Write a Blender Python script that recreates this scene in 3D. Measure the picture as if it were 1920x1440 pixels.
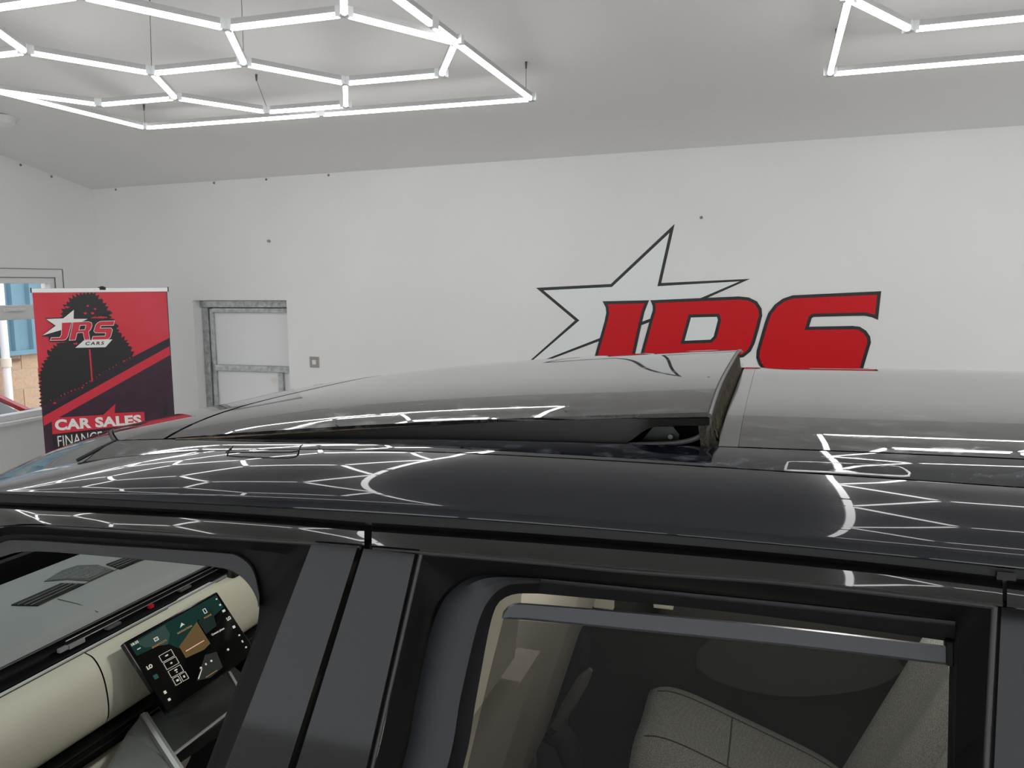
import bpy, bmesh, math, random
import numpy as np
from mathutils import Vector, Matrix

random.seed(7)
rng = np.random.RandomState(7)
for o in list(bpy.data.objects):
    bpy.data.objects.remove(o, do_unlink=True)
scene = bpy.context.scene
COL = scene.collection

# ---------------------------------------------------------------- camera
FPX, CX, CY = 1480.0, 960.0, 720.0
HC = 2.04
_vy = np.array([1457 - CX, -(532 - CY), FPX]); _vy /= np.linalg.norm(_vy)
_vz = -np.array([1052 - CX, -(12370 - CY), FPX]); _vz -= _vy * _vy.dot(_vz); _vz /= np.linalg.norm(_vz)
_vx = np.cross(_vy, _vz)
if _vx[0] < 0: _vx = -_vx
R = np.stack([_vx, _vy, _vz])
C = np.array([0.0, 0.0, HC])
cam_data = bpy.data.cameras.new('camera')
cam_data.sensor_width = 36.0
cam_data.lens = FPX / 1920 * 36.0
cam_data.clip_start = 0.02
cam = bpy.data.objects.new('camera', cam_data)
COL.objects.link(cam)
cam.matrix_world = Matrix([[R[i, 0], R[i, 1], -R[i, 2], C[i]] for i in range(3)] + [[0, 0, 0, 1]])
scene.camera = cam

# ---------------------------------------------------------------- world and exposure
world = bpy.data.worlds.new('overcast_sky'); scene.world = world
world.use_nodes = True
wn = world.node_tree.nodes; wl = world.node_tree.links
bgn = wn['Background']; bgn.inputs[0].default_value = (0.93, 0.955, 1.0, 1); bgn.inputs[1].default_value = 3.2
scene.view_settings.view_transform = 'Standard'
scene.view_settings.look = 'None'
scene.view_settings.exposure = 0.03
scene.view_settings.gamma = 1.0
scene.view_settings.use_curve_mapping = False
TUBE_L = 10.0

# ---------------------------------------------------------------- pixel rays
def ray(px, py): return R @ np.array([px - CX, -(py - CY), FPX])
def onx(px, py, x): d = ray(px, py); return C + d * (x / d[0])
def ony(px, py, y): d = ray(px, py); return C + d * (y / d[1])
def onz(px, py, z): d = ray(px, py); return C + d * ((z - HC) / d[2])
def crop(ox, oy, s): return lambda x, y: (ox + x / s, oy + y / s)

# ---------------------------------------------------------------- materials
MATS = {}
def mat(name, col, rough=0.5, metal=0.0, coat=0.0, spec=0.5, noise=None, bump=None, emit=None, ior=1.5, sheen=0.0):
    """noise=(scale, second colour, amount) ; bump=(scale, strength)"""
    if name in MATS: return MATS[name]
    m = bpy.data.materials.new(name); m.use_nodes = True
    nt = m.node_tree; b = nt.nodes['Principled BSDF']
    b.inputs['Base Color'].default_value = (*col, 1)
    b.inputs['Roughness'].default_value = rough
    b.inputs['Metallic'].default_value = metal
    b.inputs['IOR'].default_value = ior
    b.inputs['Specular IOR Level'].default_value = spec
    b.inputs['Coat Weight'].default_value = coat
    b.inputs['Coat Roughness'].default_value = 0.02
    if sheen: b.inputs['Sheen Weight'].default_value = sheen
    tc = nt.nodes.new('ShaderNodeTexCoord')
    if noise:
        n = nt.nodes.new('ShaderNodeTexNoise'); n.inputs['Scale'].default_value = noise[0]; n.inputs['Detail'].default_value = 6
        nt.links.new(tc.outputs['Object'], n.inputs['Vector'])
        r = nt.nodes.new('ShaderNodeValToRGB'); r.color_ramp.elements[0].position = 0.35; r.color_ramp.elements[1].position = 0.7
        c2 = tuple(a + (c - a) * noise[2] for a, c in zip(col, noise[1]))
        r.color_ramp.elements[0].color = (*col, 1); r.color_ramp.elements[1].color = (*c2, 1)
        nt.links.new(n.outputs['Fac'], r.inputs['Fac']); nt.links.new(r.outputs['Color'], b.inputs['Base Color'])
    if bump:
        n2 = nt.nodes.new('ShaderNodeTexNoise'); n2.inputs['Scale'].default_value = bump[0]; n2.inputs['Detail'].default_value = 4
        nt.links.new(tc.outputs['Object'], n2.inputs['Vector'])
        bp = nt.nodes.new('ShaderNodeBump'); bp.inputs['Strength'].default_value = bump[1]; bp.inputs['Distance'].default_value = 0.003
        nt.links.new(n2.outputs['Fac'], bp.inputs['Height']); nt.links.new(bp.outputs['Normal'], b.inputs['Normal'])
    if emit:
        b.inputs['Emission Color'].default_value = (*emit[0], 1); b.inputs['Emission Strength'].default_value = emit[1]
    MATS[name] = m
    return m

def see_through(name, tint, fac, gloss_rough=0.02, dark=None):
    """clear sheet: transparent tinted light plus fresnel gloss (and, for a woven mesh, a share of dark thread)"""
    if name in MATS: return MATS[name]
    m = bpy.data.materials.new(name); m.use_nodes = True
    nt = m.node_tree; nt.nodes.clear()
    out = nt.nodes.new('ShaderNodeOutputMaterial')
    tr = nt.nodes.new('ShaderNodeBsdfTransparent'); tr.inputs[0].default_value = (*tint, 1)
    mix = nt.nodes.new('ShaderNodeMixShader')
    if dark:
        df = nt.nodes.new('ShaderNodeBsdfDiffuse'); df.inputs[0].default_value = (*dark, 1)
        mix.inputs[0].default_value = fac
        nt.links.new(tr.outputs[0], mix.inputs[1]); nt.links.new(df.outputs[0], mix.inputs[2])
    else:
        gl = nt.nodes.new('ShaderNodeBsdfGlossy'); gl.inputs['Roughness'].default_value = gloss_rough
        lw = nt.nodes.new('ShaderNodeLayerWeight'); lw.inputs[0].default_value = 0.5
        pw = nt.nodes.new('ShaderNodeMath'); pw.operation = 'POWER'; pw.inputs[1].default_value = 5.0
        ma = nt.nodes.new('ShaderNodeMath'); ma.operation = 'MULTIPLY_ADD'; f0 = ((fac - 1) / (fac + 1)) ** 2
        ma.inputs[1].default_value = 0.85 - f0; ma.inputs[2].default_value = f0
        nt.links.new(lw.outputs['Facing'], pw.inputs[0]); nt.links.new(pw.outputs[0], ma.inputs[0])
        nt.links.new(ma.outputs[0], mix.inputs[0]); nt.links.new(tr.outputs[0], mix.inputs[1]); nt.links.new(gl.outputs[0], mix.inputs[2])
    nt.links.new(mix.outputs[0], out.inputs[0])
    MATS[name] = m
    return m

def glow(name, col, strength):
    if name in MATS: return MATS[name]
    m = bpy.data.materials.new(name); m.use_nodes = True
    nt = m.node_tree; nt.nodes.clear()
    out = nt.nodes.new('ShaderNodeOutputMaterial'); e = nt.nodes.new('ShaderNodeEmission')
    e.inputs[0].default_value = (*col, 1); e.inputs[1].default_value = strength
    nt.links.new(e.outputs[0], out.inputs[0]); MATS[name] = m
    return m

def dusty_glass(name, col, dust, rough=0.03, scale=9.0):
    """black gloss with faint dried-water marks: noise islands raise roughness and add pale dust"""
    if name in MATS: return MATS[name]
    m = mat(name, col, rough, spec=0.5)
    nt = m.node_tree; b = nt.nodes['Principled BSDF']
    tc = nt.nodes.new('ShaderNodeTexCoord')
    mp = nt.nodes.new('ShaderNodeMapping'); mp.inputs['Scale'].default_value = (scale, scale * 1.6, scale)
    nt.links.new(tc.outputs['Object'], mp.inputs['Vector'])
    n = nt.nodes.new('ShaderNodeTexNoise'); n.inputs['Scale'].default_value = 2.2; n.inputs['Detail'].default_value = 7; n.inputs['Roughness'].default_value = 0.62
    nt.links.new(mp.outputs[0], n.inputs['Vector'])
    r = nt.nodes.new('ShaderNodeValToRGB'); r.color_ramp.elements[0].position = 0.53; r.color_ramp.elements[1].position = 0.72
    nt.links.new(n.outputs['Fac'], r.inputs['Fac'])
    mc = nt.nodes.new('ShaderNodeMix'); mc.data_type = 'RGBA'
    mc.inputs[6].default_value = (*col, 1); mc.inputs[7].default_value = (*dust, 1)
    nt.links.new(r.outputs['Color'], mc.inputs[0]); nt.links.new(mc.outputs[2], b.inputs['Base Color'])
    mr = nt.nodes.new('ShaderNodeMapRange'); mr.inputs[3].default_value = rough; mr.inputs[4].default_value = rough + 0.10
    nt.links.new(r.outputs['Color'], mr.inputs[0]); nt.links.new(mr.outputs[0], b.inputs['Roughness'])
    b.inputs['Coat Weight'].default_value = 0.45; b.inputs['Coat Roughness'].default_value = rough
    return m

def weave(name, a, b_, scale, rough=0.9, aspect=(1, 1, 1)):
    if name in MATS: return MATS[name]
    m = mat(name, a, rough, spec=0.2)
    nt = m.node_tree; b = nt.nodes['Principled BSDF']
    tc = nt.nodes.new('ShaderNodeTexCoord'); mp = nt.nodes.new('ShaderNodeMapping'); mp.inputs['Scale'].default_value = aspect
    nt.links.new(tc.outputs['Object'], mp.inputs['Vector'])
    v = nt.nodes.new('ShaderNodeTexVoronoi'); v.inputs['Scale'].default_value = scale; v.inputs['Randomness'].default_value = 0.65
    nt.links.new(mp.outputs[0], v.inputs['Vector'])
    r = nt.nodes.new('ShaderNodeValToRGB'); r.color_ramp.elements[0].position = 0.15; r.color_ramp.elements[1].position = 0.6
    r.color_ramp.elements[0].color = (*b_, 1); r.color_ramp.elements[1].color = (*a, 1)
    nt.links.new(v.outputs['Distance'], r.inputs['Fac']); nt.links.new(r.outputs['Color'], b.inputs['Base Color'])
    bp = nt.nodes.new('ShaderNodeBump'); bp.inputs['Strength'].default_value = 0.5; bp.inputs['Distance'].default_value = 0.002; bp.invert = True
    nt.links.new(v.outputs['Distance'], bp.inputs['Height']); nt.links.new(bp.outputs['Normal'], b.inputs['Normal'])
    return m

WALL = mat('wall_paint', (0.80, 0.80, 0.79), 0.75, noise=(1.3, (0.74, 0.74, 0.73), 0.6), bump=(60, 0.08))
CEIL = mat('ceiling_paint', (0.80, 0.80, 0.79), 0.8, noise=(0.8, (0.76, 0.76, 0.75), 0.6))
FLOOR = mat('floor_tile', (0.80, 0.78, 0.73), 0.35, noise=(3, (0.75, 0.73, 0.68), 0.8))
GALV = mat('galvanised_steel', (0.36, 0.38, 0.38), 0.45, 0.55, noise=(28, (0.62, 0.64, 0.63), 0.9))
PANEL = mat('door_panel_white', (0.80, 0.81, 0.81), 0.6)
PVC = mat('white_pvc', (0.78, 0.78, 0.78), 0.35)
BLACK = mat('black_rubber', (0.008, 0.008, 0.008), 0.6)
GREYMET = mat('grey_metal', (0.45, 0.45, 0.45), 0.35, 0.8)

# ---------------------------------------------------------------- object helpers
def world_loc(o):
    v = Vector((0, 0, 0))
    while o is not None:
        v = v + o.location; o = o.parent
    return v

def link(name, me, m, parent=None, loc=None):
    o = bpy.data.objects.new(name, me); COL.objects.link(o)
    if m is not None and len(me.materials) == 0: me.materials.append(m)
    if parent is not None: o.parent = parent
    if loc is not None: o.location = loc
    return o

def empty(name, loc, label, cat, group=None):
    o = bpy.data.objects.new(name, None); COL.objects.link(o); o.location = loc
    o.empty_display_size = 0.1
    tag(o, label, cat, group)
    return o

def tag(o, label, cat, group=None):
    o['label'] = label; o['category'] = cat
    if group: o['group'] = group
    return o

class MB:
    def __init__(s): s.v = []; s.f = []
    def add(s, vs, fs):
        n = len(s.v); s.v += [tuple(map(float, p)) for p in vs]; s.f += [tuple(i + n for i in f) for f in fs]; return s
    def box(s, a, b):
        x0, y0, z0 = a; x1, y1, z1 = b
        return s.hexa([(x0, y0, z0), (x1, y0, z0), (x1, y1, z0), (x0, y1, z0), (x0, y0, z1), (x1, y0, z1), (x1, y1, z1), (x0, y1, z1)])
    def hexa(s, p):
        return s.add(p, [(0, 3, 2, 1), (4, 5, 6, 7), (0, 1, 5, 4), (1, 2, 6, 5), (2, 3, 7, 6), (3, 0, 4, 7)])
    def prism(s, poly, off):
        """poly: list of 3D points (may be concave), off: extrusion vector"""
        n = len(poly); off = np.array(off, float)
        vs = [np.array(p, float) for p in poly]; vs2 = [p + off for p in vs]
        fs = [tuple(range(n)), tuple(range(2 * n - 1, n - 1, -1))]
        fs += [(i, n + i, n + (i + 1) % n, (i + 1) % n) for i in range(n)]
        return s.add(vs + vs2, fs)
    def grid(s, rows, closed=False):
        m = len(rows); n = len(rows[0]); vs = [p for r in rows for p in r]; fs = []
        for i in range(m - 1):
            for j in range(n if closed else n - 1):
                k = (j + 1) % n
                fs.append((i * n + j, i * n + k, (i + 1) * n + k, (i + 1) * n + j))
        return s.add(vs, fs)
    def tube(s, pts, r, seg=8, closed=False):
        pts = [np.array(p, float) for p in pts]; n = len(pts); rings = []
        for i, p in enumerate(pts):
            a = pts[(i - 1) % n] if (closed or i > 0) else p
            b = pts[(i + 1) % n] if (closed or i < n - 1) else p
            t = b - a; t /= (np.linalg.norm(t) + 1e-12)
            u = np.cross(t, (0, 0, 1.0))
            if np.linalg.norm(u) < 1e-3: u = np.cross(t, (0, 1.0, 0))
            u /= np.linalg.norm(u); w = np.cross(t, u)
            rr = r[i] if hasattr(r, '__len__') else r
            rings.append([p + rr * (math.cos(2 * math.pi * k / seg) * u + math.sin(2 * math.pi * k / seg) * w) for k in range(seg)])
        if closed: rings.append(rings[0])
        base = len(s.v); s.grid(rings, True)
        if not closed:
            L = len(rings)
            s.f.append(tuple(base + k for k in range(seg)))
            s.f.append(tuple(base + (L - 1) * seg + k for k in reversed(range(seg))))
        return s
    def cyl(s, c, axis, r, h, seg=20):
        c = np.array(c, float); a = np.array(axis, float); a /= np.linalg.norm(a)
        return s.tube([c, c + a * h], r, seg)
    def build(s, name, m, parent=None, smooth=False, bevel=0, solid=0, tri=True, sub=0, angle=40, center=True):
        off = world_loc(parent) if parent is not None else Vector((0, 0, 0))
        A = np.array(s.v) - np.array(off)
        ctr = (A.min(0) + A.max(0)) / 2
        if parent is None or not center:
            ctr = np.array([ctr[0], ctr[1], A[:, 2].min()]) if center else np.zeros(3)
        A = A - ctr
        me = bpy.data.meshes.new(name); me.from_pydata([tuple(p) for p in A], [], s.f)
        bm = bmesh.new(); bm.from_mesh(me)
        bmesh.ops.remove_doubles(bm, verts=bm.verts, dist=1e-6)
        if tri: bmesh.ops.triangulate(bm, faces=[f for f in bm.faces if len(f.verts) > 4])
        bmesh.ops.recalc_face_normals(bm, faces=bm.faces)
        bm.to_mesh(me); bm.free()
        if smooth:
            for p in me.polygons: p.use_smooth = True
        o = link(name, me, m, parent, tuple(ctr))
        if solid:
            md = o.modifiers.new('thickness', 'SOLIDIFY'); md.thickness = abs(solid); md.offset = -1 if solid > 0 else 1
            if smooth:
                es = o.modifiers.new('edges', 'EDGE_SPLIT'); es.split_angle = math.radians(angle)
        if bevel:
            md = o.modifiers.new('bevel', 'BEVEL'); md.width = bevel; md.segments = 2; md.limit_method = 'ANGLE'; md.angle_limit = math.radians(35)
        if sub:
            md = o.modifiers.new('sub', 'SUBSURF'); md.levels = sub; md.render_levels = sub
        if smooth and not sub:
            try:
                md = None
                with bpy.context.temp_override(object=o, active_object=o, selected_objects=[o]):
                    me.set_sharp_from_angle(angle=math.radians(angle))
            except Exception: pass
        return o

def struct(o):
    o['kind'] = 'structure'; return o

def inset(poly, d):
    """move every edge of a 2D polygon inwards by d"""
    P = [np.array(p, float) for p in poly]; n = len(P)
    area = sum(P[i][0] * P[(i + 1) % n][1] - P[(i + 1) % n][0] * P[i][1] for i in range(n))
    sg = 1 if area > 0 else -1
    out = []
    for i in range(n):
        a, b, c = P[i - 1], P[i], P[(i + 1) % n]
        e1 = (b - a) / np.linalg.norm(b - a); e2 = (c - b) / np.linalg.norm(c - b)
        n1 = sg * np.array([-e1[1], e1[0]]); n2 = sg * np.array([-e2[1], e2[0]])
        k = n1 + n2; l = 1 + n1.dot(n2)
        if l < 0.12: l = 0.12
        out.append(tuple(b + k * d / l))
    return out

def flat_shape(outlines):
    """filled 2D face from closed outlines (inner ones are holes); returns (verts2d, faces)"""
    cu = bpy.data.curves.new('tmp', 'CURVE'); cu.dimensions = '2D'; cu.fill_mode = 'BOTH'
    for pl in outlines:
        sp = cu.splines.new('POLY'); sp.points.add(len(pl) - 1)
        for q, p in zip(sp.points, pl): q.co = (p[0], p[1], 0, 1)
        sp.use_cyclic_u = True
    return _curve_mesh(cu)

def _curve_mesh(cu):
    o = bpy.data.objects.new('tmp', cu); COL.objects.link(o)
    dg = bpy.context.evaluated_depsgraph_get(); dg.update()
    me = bpy.data.meshes.new_from_object(o.evaluated_get(dg))
    v = [(p.co.x, p.co.y) for p in me.vertices]; f = [tuple(p.vertices) for p in me.polygons]
    bpy.data.objects.remove(o, do_unlink=True); bpy.data.curves.remove(cu); bpy.data.meshes.remove(me)
    return v, f

def text_shape(s, bold=0.0, spacing=1.0):
    cu = bpy.data.curves.new('tmp', 'FONT'); cu.body = s; cu.fill_mode = 'BOTH' if hasattr(cu, 'fill_mode') else cu.fill_mode
    cu.offset = bold; cu.space_character = spacing; cu.resolution_u = 4
    v, f = _curve_mesh(cu)
    A = np.array(v); lo = A.min(0); hi = A.max(0)
    return (A - lo) / (hi - lo), f

def sheet(name, vf, mapping, thick, m, parent, smooth=False):
    """solid sheet from a 2D face set; mapping(x, y) -> 3D point of its front, thick = 3D vector to its back"""
    v, f = vf; t = np.array(thick, float)
    A = [np.array(mapping(*p)) for p in v]; n = len(A)
    mb = MB(); edges = {}
    for q in f:
        for i in range(len(q)):
            e = (q[i], q[(i + 1) % len(q)]); edges[e] = edges.get(e, 0) + 1
    fs = [tuple(q) for q in f] + [tuple(n + i for i in reversed(q)) for q in f]
    fs += [(a, n + a, n + b, b) for (a, b) in edges if (b, a) not in edges]
    mb.add(A + [p + t for p in A], fs)
    return mb.build(name, m, parent)

def smooth_line(pts, n):
    """Catmull-Rom through points, resampled evenly"""
    P = np.array(pts, float)
    if len(P) > 2:
        Q = np.vstack([2 * P[0] - P[1], P, 2 * P[-1] - P[-2]]); out = []
        for i in range(1, len(Q) - 2):
            for t in np.linspace(0, 1, 12, endpoint=False):
                a, b, c, d = Q[i - 1], Q[i], Q[i + 1], Q[i + 2]
                out.append(0.5 * ((2 * b) + (c - a) * t + (2 * a - 5 * b + 4 * c - d) * t * t + (3 * b - a - 3 * c + d) * t ** 3))
        out.append(P[-1]); P = np.array(out)
    return resample(P, n)

def resample(P, n):
    P = np.array(P, float); d = np.r_[0, np.cumsum(np.linalg.norm(np.diff(P, axis=0), axis=1))]
    s = np.linspace(0, d[-1], n)
    return np.stack([np.interp(s, d, P[:, k]) for k in range(P.shape[1])], 1)

# ================================================================= THE ROOM
XL, YW, XR, YF = -5.673, 5.5, 6.2, -5.2
def ceil_z(x, y): return 2.895 + 0.1972 * (YW - y) + 0.0083 * (x - XL)
T = 0.25

def wall_piece(mb, x0, x1, y0, y1, z0, z1=None):
    """upright block; z1=None ends at the sloping ceiling"""
    zt = lambda x, y: ceil_z(x, y) if z1 is None else z1
    mb.hexa([(x0, y0, z0), (x1, y0, z0), (x1, y1, z0), (x0, y1, z0),
             (x0, y0, zt(x0, y0)), (x1, y0, zt(x1, y0)), (x1, y1, zt(x1, y1)), (x0, y1, zt(x0, y1))])

DX0, DX1, DZ = -4.673, -3.752, 1.935
mb = MB()
wall_piece(mb, XL - T, DX0, YW, YW + T, 0); wall_piece(mb, DX1, XR + T, YW, YW + T, 0); wall_piece(mb, DX0, DX1, YW, YW + T, DZ)
wall_back = struct(mb.build('wall_back', WALL))
WY0, WY1, WZ0, WZ1 = 3.35, 5.138, 1.01, 2.20
mb = MB()
wall_piece(mb, XL - T, XL, WY1, YW, 0); wall_piece(mb, XL - T, XL, YF, WY0, 0)
wall_piece(mb, XL - T, XL, WY0, WY1, 0, WZ0); wall_piece(mb, XL - T, XL, WY0, WY1, WZ1)
wall_left = struct(mb.build('wall_left', WALL))
RY0, RY1, RZ = -4.4, 3.6, 3.0
mb = MB(); wall_piece(mb, XR, XR + T, YF, RY0, 0); wall_piece(mb, XR, XR + T, RY1, YW, 0); wall_piece(mb, XR, XR + T, RY0, RY1, RZ)
struct(mb.build('wall_right', WALL))
# shop front behind the photographer: wide glazed opening
mb = MB(); SX0, SX1, SZ = -5.0, 5.4, 3.0
wall_piece(mb, XL - T, SX0, YF - T, YF, 0); wall_piece(mb, SX1, XR + T, YF - T, YF, 0); wall_piece(mb, SX0, SX1, YF - T, YF, SZ)
struct(mb.build('wall_front', WALL))
mb = MB(); mb.box((XL - T, YF - T, -0.1), (XR + T, YW + T, 0)); struct(mb.build('floor', FLOOR))
mb = MB()
c4 = [(XL - T, YF - T), (XR + T, YF - T), (XR + T, YW + T), (XL - T, YW + T)]
mb.hexa([(x, y, ceil_z(x, y)) for x, y in c4] + [(x, y, ceil_z(x, y) + 0.12) for x, y in c4])
struct(mb.build('ceiling', CEIL))

# glazed shop front: frame bars and panes
GLASS = see_through('clear_glass', (0.95, 0.955, 0.95), 1.45)
ALU = mat('dark_window_bar', (0.05, 0.05, 0.055), 0.4, 0.3)
mb = MB(); mb.box((SX0, YF - 0.15, SZ - 0.08), (SX1, YF - 0.07, SZ)); mb.box((SX0, YF - 0.15, 0), (SX1, YF - 0.07, 0.1))
for k in range(6):
    x = SX0 + (SX1 - SX0 - 0.08) * k / 5; mb.box((x, YF - 0.15, 0.1), (x + 0.08, YF - 0.07, SZ - 0.08))
sf = struct(mb.build('window_2', ALU))
for k in range(5):
    x0 = SX0 + (SX1 - SX0 - 0.08) * k / 5 + 0.08; x1 = SX0 + (SX1 - SX0 - 0.08) * (k + 1) / 5
    mb = MB(); mb.box((x0, YF - 0.118, 0.1), (x1, YF - 0.108, SZ - 0.08)); mb.build('pane', GLASS, sf)

mb = MB(); mb.box((XR + 0.07, RY0, RZ - 0.08), (XR + 0.15, RY1, RZ)); mb.box((XR + 0.07, RY0, 0), (XR + 0.15, RY1, 0.1))  # unseen glazing added in the right wall for more daylight inside
for k in range(4):
    y = RY0 + (RY1 - RY0 - 0.08) * k / 3; mb.box((XR + 0.07, y, 0.1), (XR + 0.15, y + 0.08, RZ - 0.08))
sf = struct(mb.build('added_fill_window', ALU))
for k in range(3):
    y0 = RY0 + (RY1 - RY0 - 0.08) * k / 3 + 0.08; y1 = RY0 + (RY1 - RY0 - 0.08) * (k + 1) / 3
    mb = MB(); mb.box((XR + 0.108, y0, 0.1), (XR + 0.118, y1, RZ - 0.08)); mb.build('pane', GLASS, sf)

# left window: white frame, transom, panes, handle
mb = MB(); xa, xb = XL - 0.10, XL - 0.005
fw = 0.065
mb.box((xa, WY0, WZ1 - fw), (xb, WY1, WZ1)); mb.box((xa, WY0, WZ0), (xb, WY1, WZ0 + 0.05))
mb.box((xa, WY0, WZ0 + 0.05), (xb, WY0 + fw, WZ1 - fw)); mb.box((xa, WY1 - fw, WZ0 + 0.05), (xb, WY1, WZ1 - fw))
win = struct(mb.build('window_1', PVC))
for a_, b_ in (((XL - 0.02, WY0, WZ1 - 0.001), (XL + 0.001, WY1, WZ1 + 0.004)), ((XL - 0.02, WY1 - 0.001, WZ0), (XL + 0.001, WY1 + 0.004, WZ1)), ((xb - 0.012, WY0 + fw, WZ1 - fw - 0.006), (xb - 0.008, WY1 - fw, WZ1 - fw)), ((xb - 0.012, WY1 - fw - 0.006, 1.915), (xb - 0.008, WY1 - fw, WZ1 - fw))):
    MB().box(a_, b_).build('gasket', mat('gasket_dark', (0.16, 0.16, 0.16), 0.7), win)
mb = MB(); mb.box((xa + 0.01, WY0 + fw, 1.80), (xb - 0.004, WY1 - fw, 1.915)); mb.build('transom', PVC, win, bevel=0.006)
mb = MB()
sw = 0.05; ya, yb, za, zb = WY0 + fw, WY1 - fw, 1.915, WZ1 - fw
for bx in (((ya, zb - sw), (yb, zb)), ((yb - sw, za), (yb, zb - sw)), ((ya, za), (ya + sw, zb - sw))):
    mb.box((xa + 0.02, bx[0][0], bx[0][1]), (xb - 0.015, bx[1][0], bx[1][1]))
mb.build('sash', PVC, win, bevel=0.004)
for z0, z1 in ((WZ0 + 0.05, 1.80), (1.915, WZ1 - fw)):
    mb = MB(); mb.box((xa + 0.04, WY0 + fw, z0), (xa + 0.05, WY1 - fw, z1)); mb.build('pane', GLASS, win)
mb = MB(); p0 = onx(8, 581, XL); mb.box((xb - 0.004, p0[1], p0[2] - 0.014), (xb + 0.012, p0[1] + 0.10, p0[2] + 0.012)); mb.box((xb + 0.012, p0[1] + 0.01, p0[2] - 0.01), (xb + 0.032, p0[1] + 0.03, p0[2] + 0.008)); mb.box((xb + 0.02, p0[1] + 0.01, p0[2] - 0.012), (xb + 0.035, p0[1] + 0.16, p0[2] + 0.01))
mb.build('window_handle', PVC, win, bevel=0.004)
mb = MB(); mb.box((xb - 0.09, WY0 + 0.002, WZ0 - 0.024), (XL + 0.05, WY1 - 0.002, WZ0 + 0.004)); mb.build('window_sill', PVC, win, bevel=0.005)

# steel door in the back wall
fy = YW + 0.10
door = MB(); door.box((DX0 + 0.002, fy, 0.0), (DX0 + 0.062, fy + 0.06, DZ - 0.06)); door = struct(door.build('door_1', GALV, bevel=0.003))
def galv(a, b): m_ = MB(); m_.box(a, b); return m_
galv((DX0 + 0.002, fy - 0.02, DZ - 0.06), (DX1 - 0.002, fy + 0.06, DZ - 0.004)).build('lintel_channel', GALV, door, bevel=0.003)
galv((DX1 - 0.02, fy - 0.02, 0.0), (DX1 - 0.002, fy + 0.06, DZ - 0.06)).build('stile', GALV, door, bevel=0.003)
galv((DX0 + 0.070, fy + 0.012, 0.06), (DX0 + 0.110, fy + 0.06, DZ - 0.07)).build('leaf_stile', GALV, door, bevel=0.004)
galv((DX0 + 0.111, fy + 0.005, DZ - 0.105), (DX1 - 0.022, fy + 0.05, DZ - 0.066)).build('top_rail', GALV, door, bevel=0.004)
mz = ony(460, 691, fy)[2]
galv((DX0 + 0.111, fy + 0.005, mz - 0.027), (DX1 - 0.022, fy + 0.05, mz + 0.026)).build('middle_rail', GALV, door, bevel=0.004)
galv((DX0 + 0.111, fy + 0.005, 0.06), (DX1 - 0.022, fy + 0.05, 0.13)).build('bottom_rail', GALV, door, bevel=0.004)
lx = ony(521, 705, fy)[0]; lx2 = ony(530, 705, fy)[0]
galv((lx, fy + 0.0, mz - 0.60), (lx2, fy + 0.05, mz - 0.028)).build('lock_post', GALV, door, bevel=0.003)
galv((DX0 + 0.111, fy + 0.03, mz + 0.027), (DX1 - 0.022, fy + 0.042, DZ - 0.106)).build('door_panel', PANEL, door)
galv((DX0 + 0.111, fy + 0.03, 0.131), (DX1 - 0.022, fy + 0.042, mz - 0.028)).build('door_panel', PANEL, door)
galv((DX0 + 0.001, fy + 0.064, 0.0), (DX1 - 0.001, fy + 0.075, DZ - 0.001)).build('door_backing', mat('backing_grey', (0.12, 0.12, 0.12), 0.8), door)
hz = ony(383, 690, fy)[2]
MB().cyl((DX0 + 0.060, fy - 0.012, hz - 0.05), (0, 0, 1), 0.012, 0.10, 12).build('hinge', GALV, door, smooth=True)
pp = ony(514, 713, fy + 0.028); MB().tube([(pp[0], fy + 0.0285, pp[2]), (pp[0], fy + 0.030, pp[2])], 0.030, 24).build('round_patch', mat('cream_sticker', (0.76, 0.74, 0.69), 0.6), door)

# light switch
p = ony(590, 679, YW)
sw_ = empty('light_switch', (p[0], YW, p[2] - 0.045), 'brushed steel light switch with white rocker right of steel door', 'light switch')
mb = MB(); mb.box((p[0] - 0.044, YW - 0.006, p[2] - 0.044), (p[0] + 0.044, YW - 0.0005, p[2] + 0.044)); mb.build('face_plate', mat('brushed_steel', (0.38, 0.36, 0.34), 0.4, 0.7), sw_, bevel=0.004)
mb = MB(); mb.box((p[0] - 0.017, YW - 0.011, p[2] - 0.018), (p[0] + 0.017, YW - 0.006, p[2] + 0.018)); mb.build('rocker', mat('rocker_white', (0.8, 0.77, 0.74), 0.4), sw_, bevel=0.002)

# hooks and screws left in the wall and along the ceiling edge
p = ony(505, 452, YW)
hk = empty('wall_hook', (p[0], YW, p[2] - 0.02), 'small grey hook high on back wall above light switch', 'hook')
MB().cyl((p[0], YW - 0.001, p[2]), (0, -1, 0), 0.013, 0.008, 14).build('base_plate', GREYMET, hk)
MB().tube([(p[0], YW - 0.008, p[2]), (p[0] + 0.004, YW - 0.03, p[2] - 0.006), (p[0] + 0.004, YW - 0.035, p[2] + 0.008)], 0.004, 8).build('prong', GREYMET, hk, smooth=True)
SCREW = mat('screw_grey', (0.22, 0.22, 0.22), 0.5, 0.6)
def screw(name, c, ax, r, lab, grp=None):
    o = MB().tube([np.array(c), np.array(c) + np.array(ax) * 0.004, np.array(c) + np.array(ax) * 0.009], [r, r, r * 0.55], 12).build(name, SCREW)
    tag(o, lab, 'screw', grp); return o
p = ony(1315, 408, YW); screw('wall_screw', (p[0], YW - 0.0005, p[2]), (0, -1, 0), 0.010, 'tiny dark screw in back wall right of star tip')
for (px, py, lb) in ((40, 304, 'small dark screw under ceiling on left wall, farther from the corner'), (98, 327, 'small dark screw under ceiling on left wall, nearer the corner')):
    q = onx(px, py, XL + 0.012); screw('edge_screw', (XL + 0.0005, q[1], ceil_z(XL, q[1]) - 0.02), (1, 0, 0), 0.010, lb, 'screws along the left ceiling edge')
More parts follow.
